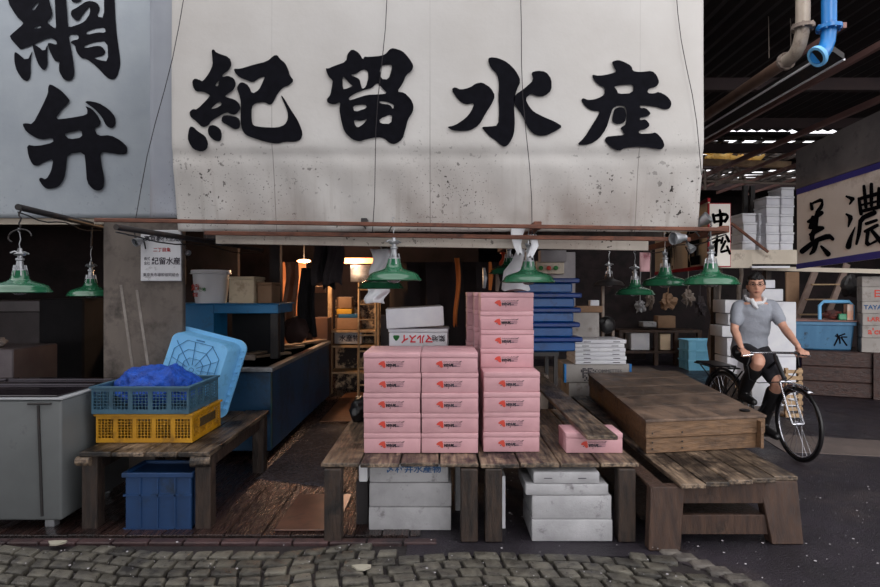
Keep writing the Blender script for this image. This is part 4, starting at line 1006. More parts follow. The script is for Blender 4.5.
def cloth(name, lab, cat, px0, px1, py0, py1, Z, mat, amp=.03, fold=9, taper=0, ph=0, thick=.006):
    a = P(px0,py0,Z); b_ = P(px1,py1,Z); w = b_.x-a.x; hh = a.z-b_.z; mb = MB()
    def f(u, v):
        k = 1-taper*v; x = a.x+w*.5+(u-.5)*w*k+.02*math.sin(v*5+ph)
        return V((x, Z+amp*math.sin(u*fold+ph+v*1.5)+amp*.4*math.sin(u*fold*2.3+v*4), a.z-v*hh*(1+.04*math.sin(u*7+ph))))
    mb.grid(18, 16, f); return tag(mb.build(name, mat, smooth=60, solid=thick), lab, cat)
cloth('hanging_jacket', 'charcoal jacket hanging at the left of the pair over the aisle', 'jacket', 312,330,241,284,6.8, CLOTHG, .03, 8, .0, 1)
cloth('hanging_jacket', 'long black jacket hanging in the middle over the aisle', 'jacket', 321,337,241,288,6.75, CLOTHB, .03, 7, .25, 2)
cloth('hanging_jacket', 'dark grey coat hanging at the right over the aisle', 'jacket', 326,342,241,284,6.65, CLOTHG, .03, 8, -.25, .3)
MB_r = MB(); MB_r.tube([P(270,241,6.8), P(400,241,6.8)], .015, 8); tag(MB_r.build('clothes_rail', BLACKM), 'dark rail over the aisle from which the jackets hang', 'rail')
cloth('curtain', 'pale brown plastic curtain hanging in the lit gap of the stall', 'curtain', 284,297,262,322,7.6, M('brown_plastic', (150,104,82), (176,128,100), rough=.5), .03, 9, -.2, .5)
cloth('hanging_apron', 'black apron hanging beside the lit brown curtain', 'apron', 299,316,268,335,7.4, CLOTHB, .04, 8, -.1, 2)
cloth('orange_sash', 'narrow orange cloth strip hanging in the dark centre of the stall', 'cloth', 454.5,459,258,325,7.0, ORNG, .02, 5, .2, 0)
for k, (px,py) in enumerate(((273,268),(276,262),(271,290))):
    mb = MB(); mb.tube([P(px,py,7),P(px+5,py+25,7),P(px+2,py+42,7)], .008, 5); tag(mb.build('tan_cord', M('tan_cord', (170,120,80), rough=.8)), ('short','long','low')[k]+' tan cord hanging beside the dark post', 'cord')
foam('brown box on the wall behind the black apron', P(311,0,8.2).x,P(324,0,8.2).x,8.2,8.4,P(0,293,8.2).z,P(0,286,8.2).z,CARD,lid=0,name='carton')
foam('dark wooden cabinet right of the apron at the end of the tank', P(312,0,8.6).x,P(328,0,8.6).x,8.6,9.0,0,P(0,318,8.6).z,M('brown_cabinet', (84,54,40), (96,64,48), rough=.6),lid=0,name='cabinet',cat='cabinet')
mb = MB(); mb.ball(P(296,330,7.3), .16, 3, (1,.8,1), .25); tag(mb.build('cloth_bag', M('dark_brown_bag', (50,32,30), (64,42,38), rough=.8)), 'dark brown bag sitting on the far part of the blue tank', 'bag')
slab('wall_stall_post', P(271,0,6.9).x, P(281,0,6.9).x, 6.85, 6.95, 0.845, 2.45, M('dark_post', (32,24,26), rough=.7))
mb = MB(); mb.ball(P(455,328,6.2), .05, 2)
# brown floor mat in the aisle
mb = MB(); mb.box(P(332,0,7.8).x, P(362,0,7.8).x+.2, 7.0, 9.0, .009, .02); tag(mb.build('floor_board', wood('brown_aisle_board', (104,68,48),(130,88,62), st=(1,6,1))), 'brown boards laid on the aisle floor before the pale rack', 'board')
# drain puddle of ice next to tank
ICE = M('wet_gravel', (26,26,32), (84,86,98), scale=40, rough=.25, bump=1, bscale=60)
mb = MB(); mb.prism([(-1.5,4.9),(-.85,4.7),(-.8,6.8),(-1.42,6.9)], lambda x,y: V((x,y,-.005)), lambda x,y: V((x,y,.0135))); tag(mb.build('crushed_ice', ICE, smooth=0), 'grey slush of crushed ice on the aisle floor beside the blue tank', 'ice', kind='stuff')
# dark backdrop curtain behind pink stacks
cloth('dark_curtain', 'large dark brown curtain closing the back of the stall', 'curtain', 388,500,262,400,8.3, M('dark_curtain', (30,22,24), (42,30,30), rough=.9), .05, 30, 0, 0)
# bags hanging at lamps
cloth('paper_sheet', 'white paper sheets hanging behind the left pair of lamps', 'paper', 370,392,249,276,4.9, PAPER, .02, 6, .1, 0)
cloth('plastic_bag', 'white plastic bag hanging below the rear lamp of the left pair', 'bag', 365,387,289,303,4.6, PAPER, .03, 6, .15, 1)
def bag(pts, Z, lab, d=.08):
    mb = MB(); n = 20
    prof = []
    for px, py, w in pts: 
        c = P(px,py,Z); prof.append((c, w*Z/F/2))
    rings = []
    for c, w in prof:
        rings.append([mb.bm.verts.new(c+V((w*math.cos(t)*(1+.08*math.sin(5*t)), d*w/.12*math.sin(t)*(1+.15*math.sin(4*t+1)), .01*math.sin(3*t)))) for t in [2*math.pi*k/n for k in range(n)]])
    for A, B in zip(rings, rings[1:]):
        for k in range(n): mb.bm.faces.new((A[k],A[(k+1)%n],B[(k+1)%n],B[k]))
    mb.bm.faces.new(rings[0][::-1]); mb.bm.faces.new(rings[-1])
    return tag(mb.build('plastic_bag', PAPER, smooth=60), lab, 'bag')
bag([(524,240,4),(521,250,8),(518,262,12),(514,272,20),(516,290,28)], 4.75, 'white plastic bag hanging behind the lamp over the tall pink stack', .05)
bag([(519,227,14),(517,235,12),(517,245,8),(520,254,5)], 4.2, 'grey plastic twist tied to the boom above the tall pink stack lamp', .05)
bag([(533,236,7),(535,246,7),(530,257,5)], 4.15, 'small grey plastic tangle hanging at the cord of the lamp over the tall stack', .05)
cloth('red_cloth', 'small orange red cloth hanging left of the tall stack lamp', 'cloth', 500,510,252,265,5.9, M('orange_red_cloth', (190,70,40), rough=.8), .03, 6, .3, 0)
for k, (px, py0, py1, mt) in enumerate(((484,268,288,STEEL),(490,262,290,ORNG),(497,274,291,GREYW))):
    mb = MB(); mb.tube([P(px,py0,5.6), P(px+1,(py0+py1)/2,5.58), P(px,py1,5.6)], [.012,.022,.014], 8); tag(mb.build('hanging_tool', mt), ('steel ladle','orange handled tool','pale wooden tool')[k]+' hanging above the pink stack', 'tool')

# ------------------------------------------------------------------ alley background
BACKW = M('brown_clutter_wall', (26,20,22), (46,34,36), (14,10,13), scale=5, rough=.85, dscale=4, bump=.5, bscale=10)
slab('wall_alley_left', 1.9, 4.6, 13.4, 13.5, 0, 3.9, BACKW)
def ab(px0,px1,py0,py1,Z,mat,lab,name='foam_box',cat='box',d=.4,grp=None,lid=0):
    a = P(px0,py1,Z); b_ = P(px1,py0,Z); return foam(lab,a.x,b_.x,Z,Z+d,a.z,b_.z,mat,lid=lid,name=name,cat=cat,grp=grp)
# far shelf with boxes
fs = thing('market_shelf', 'long dark wooden shelf in front of the dim alley wall', 'shelf', (4.2,12.5,0))
za = P(0,330,12.4).z; MB().box(P(618,0,12.4).x,P(700,0,12.4).x,12.3,12.9,za-.05,za).build('board', W_trest, fs)
MB().box(P(618,0,12.4).x,P(700,0,12.4).x,12.3,12.9,.25,.30).build('board', W_trest, fs)
for px in (620,655,675,698): MB().box(P(px,0,12.4).x-.04,P(px,0,12.4).x+.04,12.32,12.4,0,za-.05).build('leg', W_trest, fs)
ab(631,650,333,350,12.35,FOAM,'grey carton on the lower shelf left of the light blue crates',name='carton',d=.4)
ab(660,671,334,350,12.35,M('tan_carton', (220,196,166), rough=.8),'tan carton on the lower shelf nearest the light blue crates',name='carton',d=.4)
ab(643,657,322,327,12.4,FOAMD,'flat pale box on the upper far shelf at left',d=.3); ab(658,676,316,328,12.4,CARD,'brown carton on the upper far shelf',name='carton',d=.3)
for k, (px,py,w_,h_) in enumerate(((640,306,.12,.22),(650,300,.10,.30),(668,302,.16,.28),(688,298,.12,.30),(700,306,.12,.34))):
    c = P(px,py,12.7); mb = MB(); mb.ball(c, .5, 3, (w_*1.6,.2,h_), 1.2); mb.tube([c+V((0,0,h_*.4)), c+V((.02,0,1.1))], .01, 5)
    tag(mb.build('hanging_bag', (FOAMD,GREYW,CARD,GREYW,CLOTHG)[k]), ('pale','grey','brown','slim grey','charcoal')[k]+' bundle hanging above the far shelf in the dim alley', 'bag', 'bundles above the far shelf')
zb0 = 0
for k in range(3):
    a = P(679,365,12.0).x; b_ = P(712,365,12.0).x
    tote('plastic_crate', 'light blue crate by the alley wall, %s of the three' % ('bottom','middle','topmost')[k], a, b_, 12.0-.45, 12.0+.05, .0+k*.195, k*.195+.192, M('sky_blue_crate', (130,206,240), (142,214,246), rough=.4, scale=3), grp='light blue crates in the alley')
# driftwood posts / hanging grey rags behind cyclist
def post(px0,px1,py0,Z,lab):
    mb = MB(); a = P(px0,0,Z).x; b_ = P(px1,0,Z).x; n = 9; top = P(0,py0,Z).z
    mb.tube([V(((a+b_)/2+.03*math.sin(k*1.7), Z, top*k/n)) for k in range(n+1)], [(b_-a)/2*(1+.15*math.sin(k*2.1)) for k in range(n+1)], 9)
    return tag(mb.build('wooden_post', GREYW), lab, 'post')
post(709,721,262,9.6,'pale gnarled wooden post left of the cyclist'); post(738,742,262,9.8,'thin pale post just left of the cyclist head')
# white foam boxes behind the cyclist
for k, (a,b_,c,d_) in enumerate(((725,741,300,313),(728,739,314,325),(722,742,326,337),(727,743,338,356),(727,743,357,374))):
    ab(a,b_,c,d_,8.4,FOAM,'chipped white foam block, %s in the column left of the cyclist' % ('topmost','second from the top','third from the top','fourth from the top','fifth from the top')[k],grp='chipped white blocks left of the cyclist')
a = P(727,0,8.4).x; foam('dark wooden base under the chipped white blocks', a,a+.26,8.4,8.8,0,P(0,374.5,8.4).z,W_dark,lid=0,name='wooden_block',cat='block')
ab(757,784,289,301,8.0,FOAM,'white foam box, upper one right behind the cyclist head',d=.4)
ab(757,776,280,288,8.05,FOAM,'small white foam box on top behind the cyclist head',d=.3)
a = P(752,0,8.0); b_ = P(797,0,8.0)
foam('big white foam container standing behind the cyclist', a.x,b_.x,8.0,8.5,.66,P(0,302,8).z,FOAM,lid=0)
foam('second big white container under the upper one behind the cyclist', a.x,b_.x,8.0,8.5,0,.655,FOAM,lid=0)
a = P(781,338,9.2); b_ = P(796,0,9.2); foam('deep blue bin seen under the left handlebar grip',a.x,b_.x,9.2,9.5,0,a.z,M('blue_bin', (24,60,150), rough=.4),lid=0,name='bin',cat='bin')
# pale crates under the ladder
for k in range(4):
    z = .02+k*.15; a = P(786,0,7.2).x; b_ = P(803,0,7.2).x
    t = thing('wooden_crate', 'pale slatted crate, %s in the pile behind the front wheel' % ('bottom','second','third','topmost')[k], 'crate', ((a+b_)/2,7.3,z), 0, 'pale slatted crates')
    mb = MB(); mb.box(a,b_,7.2,7.22,z,z+.045); mb.box(a,b_,7.2,7.22,z+.08,z+.12); mb.box(a,b_,7.22,7.5,z,z+.02); mb.build('slats', W_pale, t)
    for x in (a+.02,b_-.02): MB().box(x-.02,x+.02,7.22,7.25,z,z+.14).build('corner_post', W_pale, t)
# step ladder
sd = thing('step_ladder', 'brown wooden step ladder leaning behind the blue tub', 'ladder', (4.6,7.4,0))
a0 = P(818,264,10.4); a1 = V((P(771,0,10.0).x,10.0,0)); b0 = P(847,264,10.4); b1 = V((P(801,0,10.0).x,10.0,0))
LDW = M('ladder_rail', (120,100,92), (142,122,112), rough=.7, scale=4)
MB().bar(a0,a1,.10,.05,up=V((0,1,0)),b=.004).build('rail', LDW, sd); MB().bar(b0,b1,.10,.05,up=V((0,1,0)),b=.004).build('rail', LDW, sd)
for k in range(8):
    f = .05+k*.128; MB().bar(a0.lerp(a1,f), b0.lerp(b1,f), .12, .022).build('tread', W_pale, sd)
# right counter, tub, boxes
ct = thing('wooden_counter', 'dark reddish timber counter at the right edge of the lane', 'counter', (6.3,8.6,0))
WC = wood('red_brown_counter', (50,32,30),(70,46,40),(30,20,20), st=(1,8,8))
A0 = V((5.36,8.9,0)); A1 = V((7.4,8.0,0)); D_ = V((.4,.916,0)); 
for z0q, z1q in ((0,.21),(.215,.43),(.435,.655)):
    q = [A0,A1,A1+D_,A0+D_]
    MB().hexa([p+V((0,0,z0q)) for p in q]+[p+V((0,0,z1q)) for p in q], b=.01).build('board', WC, ct)
d_ = (A1-A0).normalized()
for f in (.42,): 
    p = A0.lerp(A1,f)-D_*.04; MB().bar(p+V((0,0,0)), p+V((0,0,.66)), .12, .03, up=D_).build('batten', WC, ct)
# blue tub on counter (axis roughly along the counter front)
def orient(p, ang): return Matrix.Translation(p) @ Matrix.Rotation(ang, 4, 'Z')
BT = M('worn_blue_tub', (52,104,142), (64,118,156), (24,34,46), rough=.5, scale=3, stretch=(3,3,.6), dscale=5, dth=(.56,.68))
cpos = V((5.76,9.2,.657)); ang = -.3
bt = thing('plastic_tub', 'large worn blue tub with dark smears on the right counter', 'tub', cpos, 0)
M4 = orient(cpos, ang)
w1, w2, dd = .39, .42, .28
MB().hexa([M4@V(p) for p in ((-w1,-dd,0),(w1,-dd,0),(w1,dd,0),(-w1,dd,0),(-w2,-dd-.03,.40),(w2,-dd-.03,.40),(w2,dd+.03,.40),(-w2,dd+.03,.40))], b=.02).build('body', BT, bt)
mb = MB(); mb.box(-w2-.02,w2+.02,-dd-.05,-dd-.01,.37,.42,M4=M4,b=.005); mb.box(-w2-.02,w2+.02,dd+.01,dd+.05,.37,.42,M4=M4,b=.005); mb.box(-w2-.02,-w2+.02,-dd,dd,.37,.42,M4=M4); mb.box(w2-.02,w2+.02,-dd,dd,.37,.42,M4=M4); mb.build('rim', BT, bt)
mb = MB(); rr_ = random.Random(2)
for k in range(7):
    a = V((.22+rr_.uniform(-.03,.03),-dd-.0,.2)); b_ = V((.22+rr_.uniform(-.12,.12),-dd-.0,.2+rr_.uniform(-.14,.12)))
    for v in (a,b_): v.y = -dd-.03*v.z/.4-.006
    mb.bar(M4@a, M4@b_, .02, .004, up=M4.to_3x3()@V((0,1,0)))
mb.build('black_brush_mark', ink, bt)
mb = MB(); mb.box(-.50,.50,-.34,.36,.425,.445,M4=M4,b=.003); tag(mb.build('wooden_board', RAFT), 'brown board laid across the worn blue tub', 'board')
# bright blue tube handle frame and things
mb = MB(); bp_ = [M4@V(p) for p in ((0,-.2,.45),(.0,-.2,.66),(.05,-.2,.72),(.38,-.2,.72),(.43,-.2,.66),(.43,-.2,.45))]
mb.tube(bp_, .025, 8); tag(mb.build('blue_frame', LBLUE), 'light blue tubular hoop on the board over the worn blue tub', 'frame')
mb = MB(); mb.ball(M4@V((.2,-.1,.52)), .09, 3, (1.4,1,.8), .5); tag(mb.build('red_bundle', M('brick_red_bundle', (120,50,40), (60,30,28), rough=.7)), 'dark red bundle under the light blue hoop', 'bundle')
mb = MB(); mb.box(.24,.36,-.24,-.16,.448,.54,M4=M4,b=.01); tag(mb.build('tape_dispenser', M('green_can', (60,150,110), rough=.4)), 'small green and white can beside the dark red bundle', 'can')
mb = MB(); mb.box(.34,.42,-.26,-.1,.448,.68,M4=M4,b=.005); tag(mb.build('small_carton', M('white_orange_carton', (220,210,204), (226,150,110), rough=.6, scale=5)), 'upright white carton with orange flash under the blue hoop', 'box')
# stacked printed cartons at the right edge
cz = .658; CC = V((6.22,8.05,0)); 
for k in range(6):
    hh = (.21,.178,.17,.17,.21,.15)[k]
    t = thing('carton', 'pale printed carton at the right edge, %s in the stack' % ('bottom','second from the bottom','third from the bottom','fourth from the bottom','fifth from the bottom','topmost')[k], 'box', (6.44,8.60,cz), -.4+random.uniform(-.03,.03), 'pale cartons at the right edge')
    MB().box(-.36,.36,-.15,.15,0,hh-.002,b=.006).build('body', CARDG, t, world=False)
    spec = {1:("a'cup",REDP,.12),2:('LARK S',REDP,.085),3:('TAYAMA',BLUP,.085),4:('日',REDP,.12)}.get(k)
    if spec:
        mb = MB(); text(mb, spec[0], V((-.17,-.153,hh*.5)), R, U, spec[2], .03); mb.build('print', spec[1], t, world=False, smooth=0, recalc=False)
    cz += hh
mb = MB(); c = M4@V((.38,-.40,-.22)); mb.tube([c+V((.10*math.sin(t)*(1 if t<3.2 else .8), -.02*math.cos(t), -.17-.19*math.cos(t)*-1)) for t in [k*.35 for k in range(18)]], .008, 6)
tag(mb.build('yellow_rope', M('yellow_cord', (176,150,80), rough=.8)), 'loop of thin yellow rope hanging on the right counter front', 'rope')
# upper ledge and things
lg = thing('upper_ledge', 'long cream ledge high above the alley carrying white boxes', 'ledge', (4.4,8.4,1.88))
a = P(718,266,8.3); b_ = P(798,250,8.3)
MB().box(a.x,b_.x,8.3,9.2,b_.z-.06,b_.z,b=.004).build('deck', CREAM, lg)
MB().box(a.x,P(752,0,8.25).x,8.25,8.29,P(0,268,8.25).z,b_.z,b=.003).build('front_board', CREAM, lg); MB().box(P(752,0,8.25).x,b_.x+.05,8.26,8.3,P(0,264,8.25).z,b_.z,b=.003).build('front_board', CREAM, lg)
MB().box(P(752,0,8.2).x,P(790,0,8.2).x,8.2,8.24,P(0,268,8.2).z,P(0,266,8.2).z).build('light_tube', M('tube_glass', (220,220,226), rough=.3), lg)
for x in (a.x+.3,b_.x-.02): MB().box(x-.04,x+.04,9.0,9.1,0,b_.z-.06).build('post', W_dark, lg)
zl = b_.z+.001
def colstack(px0,px1,n,py_top,Z,lab,mat=FOAM):
    a = P(px0,0,Z); b2 = P(px1,0,Z); top = P(0,py_top,Z).z; hh = (top-zl)/n
    for k in range(n):
        e = random.uniform(-.012,.012)
        foam(lab+', '+('topmost' if k == n-1 else ('bottom','second','third','fourth','fifth','sixth','seventh','eighth')[k]+(' from the bottom' if k else '')), a.x+e,b2.x+e,Z,Z+.35,zl+k*hh,zl+(k+1)*hh-.002,mat,lid=hh*.25,grp='white foam boxes on the ledge')
colstack(743,757,4,213,8.35,'white foam box in the left column of the ledge')
colstack(759,768,5,213,8.5,'white foam box in the narrow column on the ledge')
colstack(766,780,6,196,8.36,'white foam box in the middle tall column on the ledge')
colstack(780.5,794,7,187,8.33,'white foam box in the tallest column on the ledge')
mb = MB(); mb.bar(P(731,223,8.1), P(768,252,8.15), .03, .03); tag(mb.build('wooden_pole', RUST), 'thin rusty brown pole slanting down from the character board to the ledge', 'pole')
# 中松 board
bs = thing('sign_board', 'narrow upright white board with red edge and two brushed characters', 'sign', P(719,268,8.0))
a = P(708.5,267,8.0); b_ = P(731,203,8.0)
MB().box(a.x,b_.x,8.0,8.04,a.z,b_.z,b=.004).build('red_border', M('red_edge', (170,28,40), rough=.5), bs)
MB().box(a.x+.014,b_.x-.014,7.992,8.0,a.z+.014,b_.z-.014).build('panel', M('cream_board', (232,226,216), (238,232,224), rough=.6, scale=3), bs)
for G in ([[(520,190,24),(535,270,22)],[(525,205,18),(640,185,30),(665,210,26),(635,262,24)],[(535,262,18),(640,250,22)],[(585,145,18),(600,240,30),(590,318,22)]],
          [[(505,470,18),(585,440,22)],[(560,400,18),(545,590,26)],[(545,480,20),(500,540,14)],[(615,415,16),(600,470,22)],[(650,400,20),(675,455,24)],[(640,450,20),(600,530,20),(590,560,22),(665,540,18)],[(655,500,18),(685,575,20)]]):
    mb = MB()
    for st in G: fill(mb, [stroke([(q[0],q[1],q[2]*1.3) for q in st])], lambda x, y, z: P(660+x/9.78, 195+y/9.78, 7.985), 1)
    mb.build('character', ink, bs, smooth=0, recalc=False)
# receding board with 佐
rs = thing('sign_board', 'long cream sign board with red border receding behind the rusty boom', 'sign', P(708,266,8.02))
pA = lambda u, v: P(708,0,8.06).lerp(P(655,0,11.2), u).xy
def rb(u0,u1,y0,y1,off=0):   # y in px at u=0 and projected height
    out = []
    for u, z in ((u0,y0),(u1,y0),(u1,y1),(u0,y1)):
        c = P(708,0,8.06).lerp(P(655,0,11.2), u); out.append(V((c.x-off*.85, c.y-off*.5, z)))
    return out
zA = P(0,265,8.06).z; zB = zA+.85
def slabq(q, th, mb): n_ = V((.85,.5,0))*th; return mb.hexa([q[0],q[1],q[1]+n_,q[0]+n_,q[3],q[2],q[2]+n_,q[3]+n_])
mb = MB(); slabq(rb(0,1,zA,zB), .04, mb); mb.build('panel', M('cream_board2', (210,196,172), (222,208,186), rough=.7, scale=2), rs)
mb = MB(); slabq(rb(0,1,zA-.05,zA,.01), .06, mb); slabq(rb(0,1,zB,zB+.05,.01), .06, mb); mb.build('red_border', M('red_edge', (170,28,40)), rs)
mb = MB(); o_ = P(708,0,8.06).lerp(P(655,0,11.2), .2); e_ = (P(708,0,8.06)-P(655,0,11.2)).normalized()
text(mb, '佐', V((o_.x-.03,o_.y-.02,zA+.32)), V((e_.x,e_.y,0)), U, .75, .05, .004); 
o2 = P(708,0,8.06).lerp(P(655,0,11.2), .62); text(mb, '加', V((o2.x-.03,o2.y-.02,zA+.32)), V((e_.x,e_.y,0)), U, .75, .05, .004)
mb.build('character', ink, rs, smooth=0, recalc=False)
# right sign
msn = thing('canvas_sign', 'cream sign with navy bands and brushed characters at the right edge', 'sign', P(840,275,6.0))
ZLx, ZRx = 6.6, 5.3
def rsm(px, py, off=0):      # plane through x=797 at ZLx and x=900 at ZRx
    f = (px-797)/103.0; iz = (1/ZLx)*(1-f)+(1/ZRx)*f
    p = P(px, py, 1/iz); n_ = V((-.78,-.62,0)); return p+n_*off
def rq(mb, c, off=0, th=.02):
    p = [rsm(x,y,off) for x, y in c]; n_ = V((.78,.62,0))*th
    mb.hexa([p[0],p[1],p[1]+n_,p[0]+n_,p[3],p[2],p[2]+n_,p[3]+n_])
yt = lambda x: 193-(x-797)*.325; ybm = lambda x: 269-(x-797)*.13
mb = MB(); rq(mb, [(797,ybm(797)),(900,ybm(900)),(900,yt(900)),(797,yt(797))]); mb.build('panel', M('aged_cream_canvas', (216,204,194), (228,218,210), (170,152,140), rough=.7, scale=1.5, dscale=1.5), msn)
NAVY = M('navy_band', (44,42,120), (52,50,136), rough=.6)
mb = MB(); rq(mb, [(796.5,yt(797)+2),(901,yt(901)+3),(901,yt(901)-4),(796.5,yt(797)-3.5)], .006, .03); mb.build('navy_band', NAVY, msn)
mb = MB(); rq(mb, [(796.5,ybm(797)),(901,ybm(901)),(901,ybm(901)-8),(796.5,ybm(797)-5)], .006, .03); mb.build('navy_band', NAVY, msn)
mb = MB(); rq(mb, [(796,yt(797)-4),(902,yt(902)-5),(902,100),(796,151)], .0, .02); mb.build('grey_tarp', M('grey_tarp', (92,86,86), (120,112,110), (70,64,66), rough=.8, scale=2, bump=.4, bscale=8), msn)
GA = [[(155,170,14),(165,215,22)],[(165,172,12),(238,142,26),(238,190,24),(200,240,22)],[(135,308,18),(238,240,26)],[(170,270,20),(155,350,28)],[(145,350,18),(240,352,24)],[(150,402,20),(245,352,22)],[(200,250,26),(190,350,26),(165,405,30),(165,440,26)],[(90,525,34),(190,445,26),(290,408,34),(318,435,22)],[(200,440,30),(178,520,28),(150,545,12)],[(230,485,14),(285,545,34)]]
GB = [[(415,120,12),(468,140,34),(440,178,10)],[(415,250,12),(452,272,34),(430,345,8)],[(480,345,6),(445,430,24),(430,492,36)],[(508,135,18),(525,250,24)],[(545,45,20),(560,200,22)],[(600,30,22),(600,190,22)],[(510,140,20),(680,92,24)],[(520,232,20),(690,190,24)],[(520,186,14),(690,146,14)],[(655,60,20),(650,200,22)],[(625,238,30),(520,285,28),(512,380,24),(490,470,16)],[(560,322,20),(640,295,18)],[(552,378,20),(645,332,22)],[(575,370,24),(562,485,30),(650,440,16)],[(600,368,20),(660,440,30),(700,480,30)]]
for G in (GA, GB):
    mb = MB()
    for st in G: fill(mb, [stroke([(q[0],q[1],q[2]*1.3) for q in st])], lambda x, y, z: rsm(790+x/7.333, 180+y/7.333, .012), 1)
    mb.build('character', ink, msn, smooth=0, recalc=False)
# ledge under right sign
mb = MB(); mb.bar(P(752,268,8.9), P(900,272,8.3), .05, .06); tag(mb.build('shelf_beam', CREAM), 'pale beam above the step ladder under the right sign', 'beam')
a = P(786,0,10.5); b_ = P(800,0,10.5); foam('brown wooden door panel behind the step ladder',a.x,b_.x,10.5,10.55,0,P(0,272,10.5).z,CARD,lid=0,name='panel',cat='panel')
mb = MB(); mb.ball(P(850,286,9.3), .14, 3, (1,.6,1.2), .5); tag(mb.build('hanging_scale', BLACKM), 'dark round hanging scale above the light blue hoop', 'scale')

# ------------------------------------------------------------------ roof members, pipes
k = 0
RD = M('dark_rafter', (44,32,34), (58,42,42), rough=.8)
for (x, z, m_, w) in ((2.9,3.45,RAFT,.03),(3.5,3.5,RAFT,.04),(4.15,3.35,RAFT,.045),(4.5,3.3,RAFT,.03),(4.85,3.25,RAFT,.035),(5.3,3.2,RAFT,.03)):
    mb = MB(); mb.bar((x,4.3,z),(x,10.5,z),w,w*1.3); k += 1
    tag(mb.build('roof_rafter', m_), 'brown rafter running back under the dark roof, %s from the left' % ('first','second','third','fourth','fifth','sixth')[k-1], 'rafter')
for j, (y, z) in enumerate(((6.0,3.6),(7.4,3.6),(8.7,3.6),(10.6,3.75),(12.0,3.6))):
    mb = MB(); mb.bar((1.9,y,z),(9,y,z),.08,.12); tag(mb.build('cross_beam', RD), 'dark cross beam under the roof, %s from the front' % ('first','second','third','fourth','fifth')[j], 'beam')
# battens, tarps in the roof gap
mb = MB(); rr_ = random.Random(11)
for j in range(12):
    y = 8.95+j*.33+rr_.uniform(-.06,.06); mb.bar((3.2,y,3.80+rr_.uniform(-.04,.04)),(8.2,y+rr_.uniform(-.1,.1),3.80+rr_.uniform(-.04,.04)),.025,.03)
for j in range(110):
    y = rr_.uniform(8.95,12.8); x = rr_.uniform(3.2,7.2); l = rr_.uniform(.3,1.3); mb.bar((x,y,3.84+rr_.uniform(-.03,.03)),(x+l,y+rr_.uniform(-.12,.12),3.84+rr_.uniform(-.03,.03)),rr_.choice((.04,.07,.12)),.02)
for j in range(16):
    x = 3.3+j*.3; mb.bar((x,8.9,3.78),(x+rr_.uniform(-.3,.3),12.9,3.78),.035,.05)
struct(mb.build('ceiling_battens', W_dark, smooth=0))
slab('ceiling_sheet_4', 3.2, 5.2, 8.9, 9.12, 3.86, 3.9, CORR); slab('ceiling_sheet_1', 3.2, 5.0, 10.9, 11.5, 3.86, 3.9, CORR); slab('ceiling_sheet_2', 5.0, 8.2, 9.0, 9.3, 3.86, 3.9, CORR); slab('ceiling_sheet_3', 5.6, 8.2, 10.2, 11.4, 3.86, 3.9, CORR)
TARP = M('yellow_tarp', (236,206,130), (240,220,160), rough=.9)
tn = TARP.node_tree; tr = tn.nodes.new('ShaderNodeBsdfTranslucent'); tr.inputs[0].default_value = lin((244,216,140))
mx = tn.nodes.new('ShaderNodeMixShader'); mx.inputs[0].default_value = .6; ou = tn.nodes['Material Output']
tn.links.new(tn.nodes['Principled BSDF'].outputs[0], mx.inputs[1]); tn.links.new(tr.outputs[0], mx.inputs[2]); tn.links.new(mx.outputs[0], ou.inputs[0])
for j, (px, py, l) in enumerate(((706,151,.4),(719,156,.42),(734,158,.3),(744,158,.3),(755,158,.3),(728,149,.55),(752,150,.5))):
    c = P(px,py,9.7); mb = MB(); mb.tube([c+V((-l/2,0,-.04)), c+V((-l/5,.05,.02)), c+V((l/5,.0,-.02)), c+V((l/2,0,.05))], [.03,.05,.05,.02], 8)
    tag(mb.build('rolled_tarp', TARP), 'pale yellow rolled tarp in the roof gap, %s from the left' % ('first','second','fourth','fifth','seventh','third','sixth')[j], 'tarp', 'yellow tarps in the roof gap')
for j, (a, b_, w, lab) in enumerate((((700,181),(798,184),.03,'thin pale pipe crossing below the roof gap'), ((735,166),(745,180),.04,'short grey strut below the rolled tarps'), ((733,162),(741,178),.03,'second short strut below the rolled tarps'), ((700,162),(790,165),.09,'tan beam crossing under the rolled tarps'),((715,185),(800,150),.05,'brown slanting beam crossing the roof gap'))):
    mb = MB(); mb.bar(P(*a,9.2), P(*b_,9.0), w, w); tag(mb.build('roof_strut', GREYW if j != 3 else W_pale), lab, 'strut')
for j, (px, y0_, y1_) in enumerate(((705,170,190),(719,170,178))):
    mb = MB(); mb.bar(P(px,y0_,9.1), P(px,y1_,9.1), .03, .03); tag(mb.build('roof_hanger', GREYW), ('longer','shorter')[j]+' pale hanger rod beside the edge of the big canvas', 'rod')
for j, px in enumerate((745,752)):
    mb = MB(); mb.bar(P(px,186,9.0), P(px,250,9.0), .06, .06); tag(mb.build('dark_post', BLACKM), ('left','right')[j]+' of two dark posts rising behind the short white column', 'post')
# pipes
def elbow(cx, y0_, z0_, r):
    return [V((cx,y0_,4.6)), V((cx,y0_,z0_+.22)), V((cx,y0_+.01,z0_+.12)), V((cx,y0_+.04,z0_+.05)), V((cx,y0_+.09,z0_+.01)), V((cx,y0_+.15,z0_)), V((cx,y0_+.2,z0_))]
def flange(mb, c, d, r, n=8):
    M4 = Matrix.Translation(c) @ V(d).to_track_quat('Z','Y').to_matrix().to_4x4()
    mb.lathe([(r*.9,-.012),(r,-.012),(r,.012),(r*.9,.012)], 24, M4)
    for k in range(n):
        a = 2*math.pi*k/n; p = M4 @ V((r*.86*math.cos(a), r*.86*math.sin(a), 0)); q = V(d).normalized()*.02
        mb.tube([p-q, p+q], .008, 6)
zp = P(0,50,4.05).z
p1 = thing('drain_pipe', 'beige pipe with elbow coming down at the upper right', 'pipe', (2.42,4.05,zp))
X1 = P(803,0,4.05).x
MB().tube(elbow(X1,4.05,zp,.04), .045, 16).build('elbow_pipe', BEIGEP, p1, smooth=60)
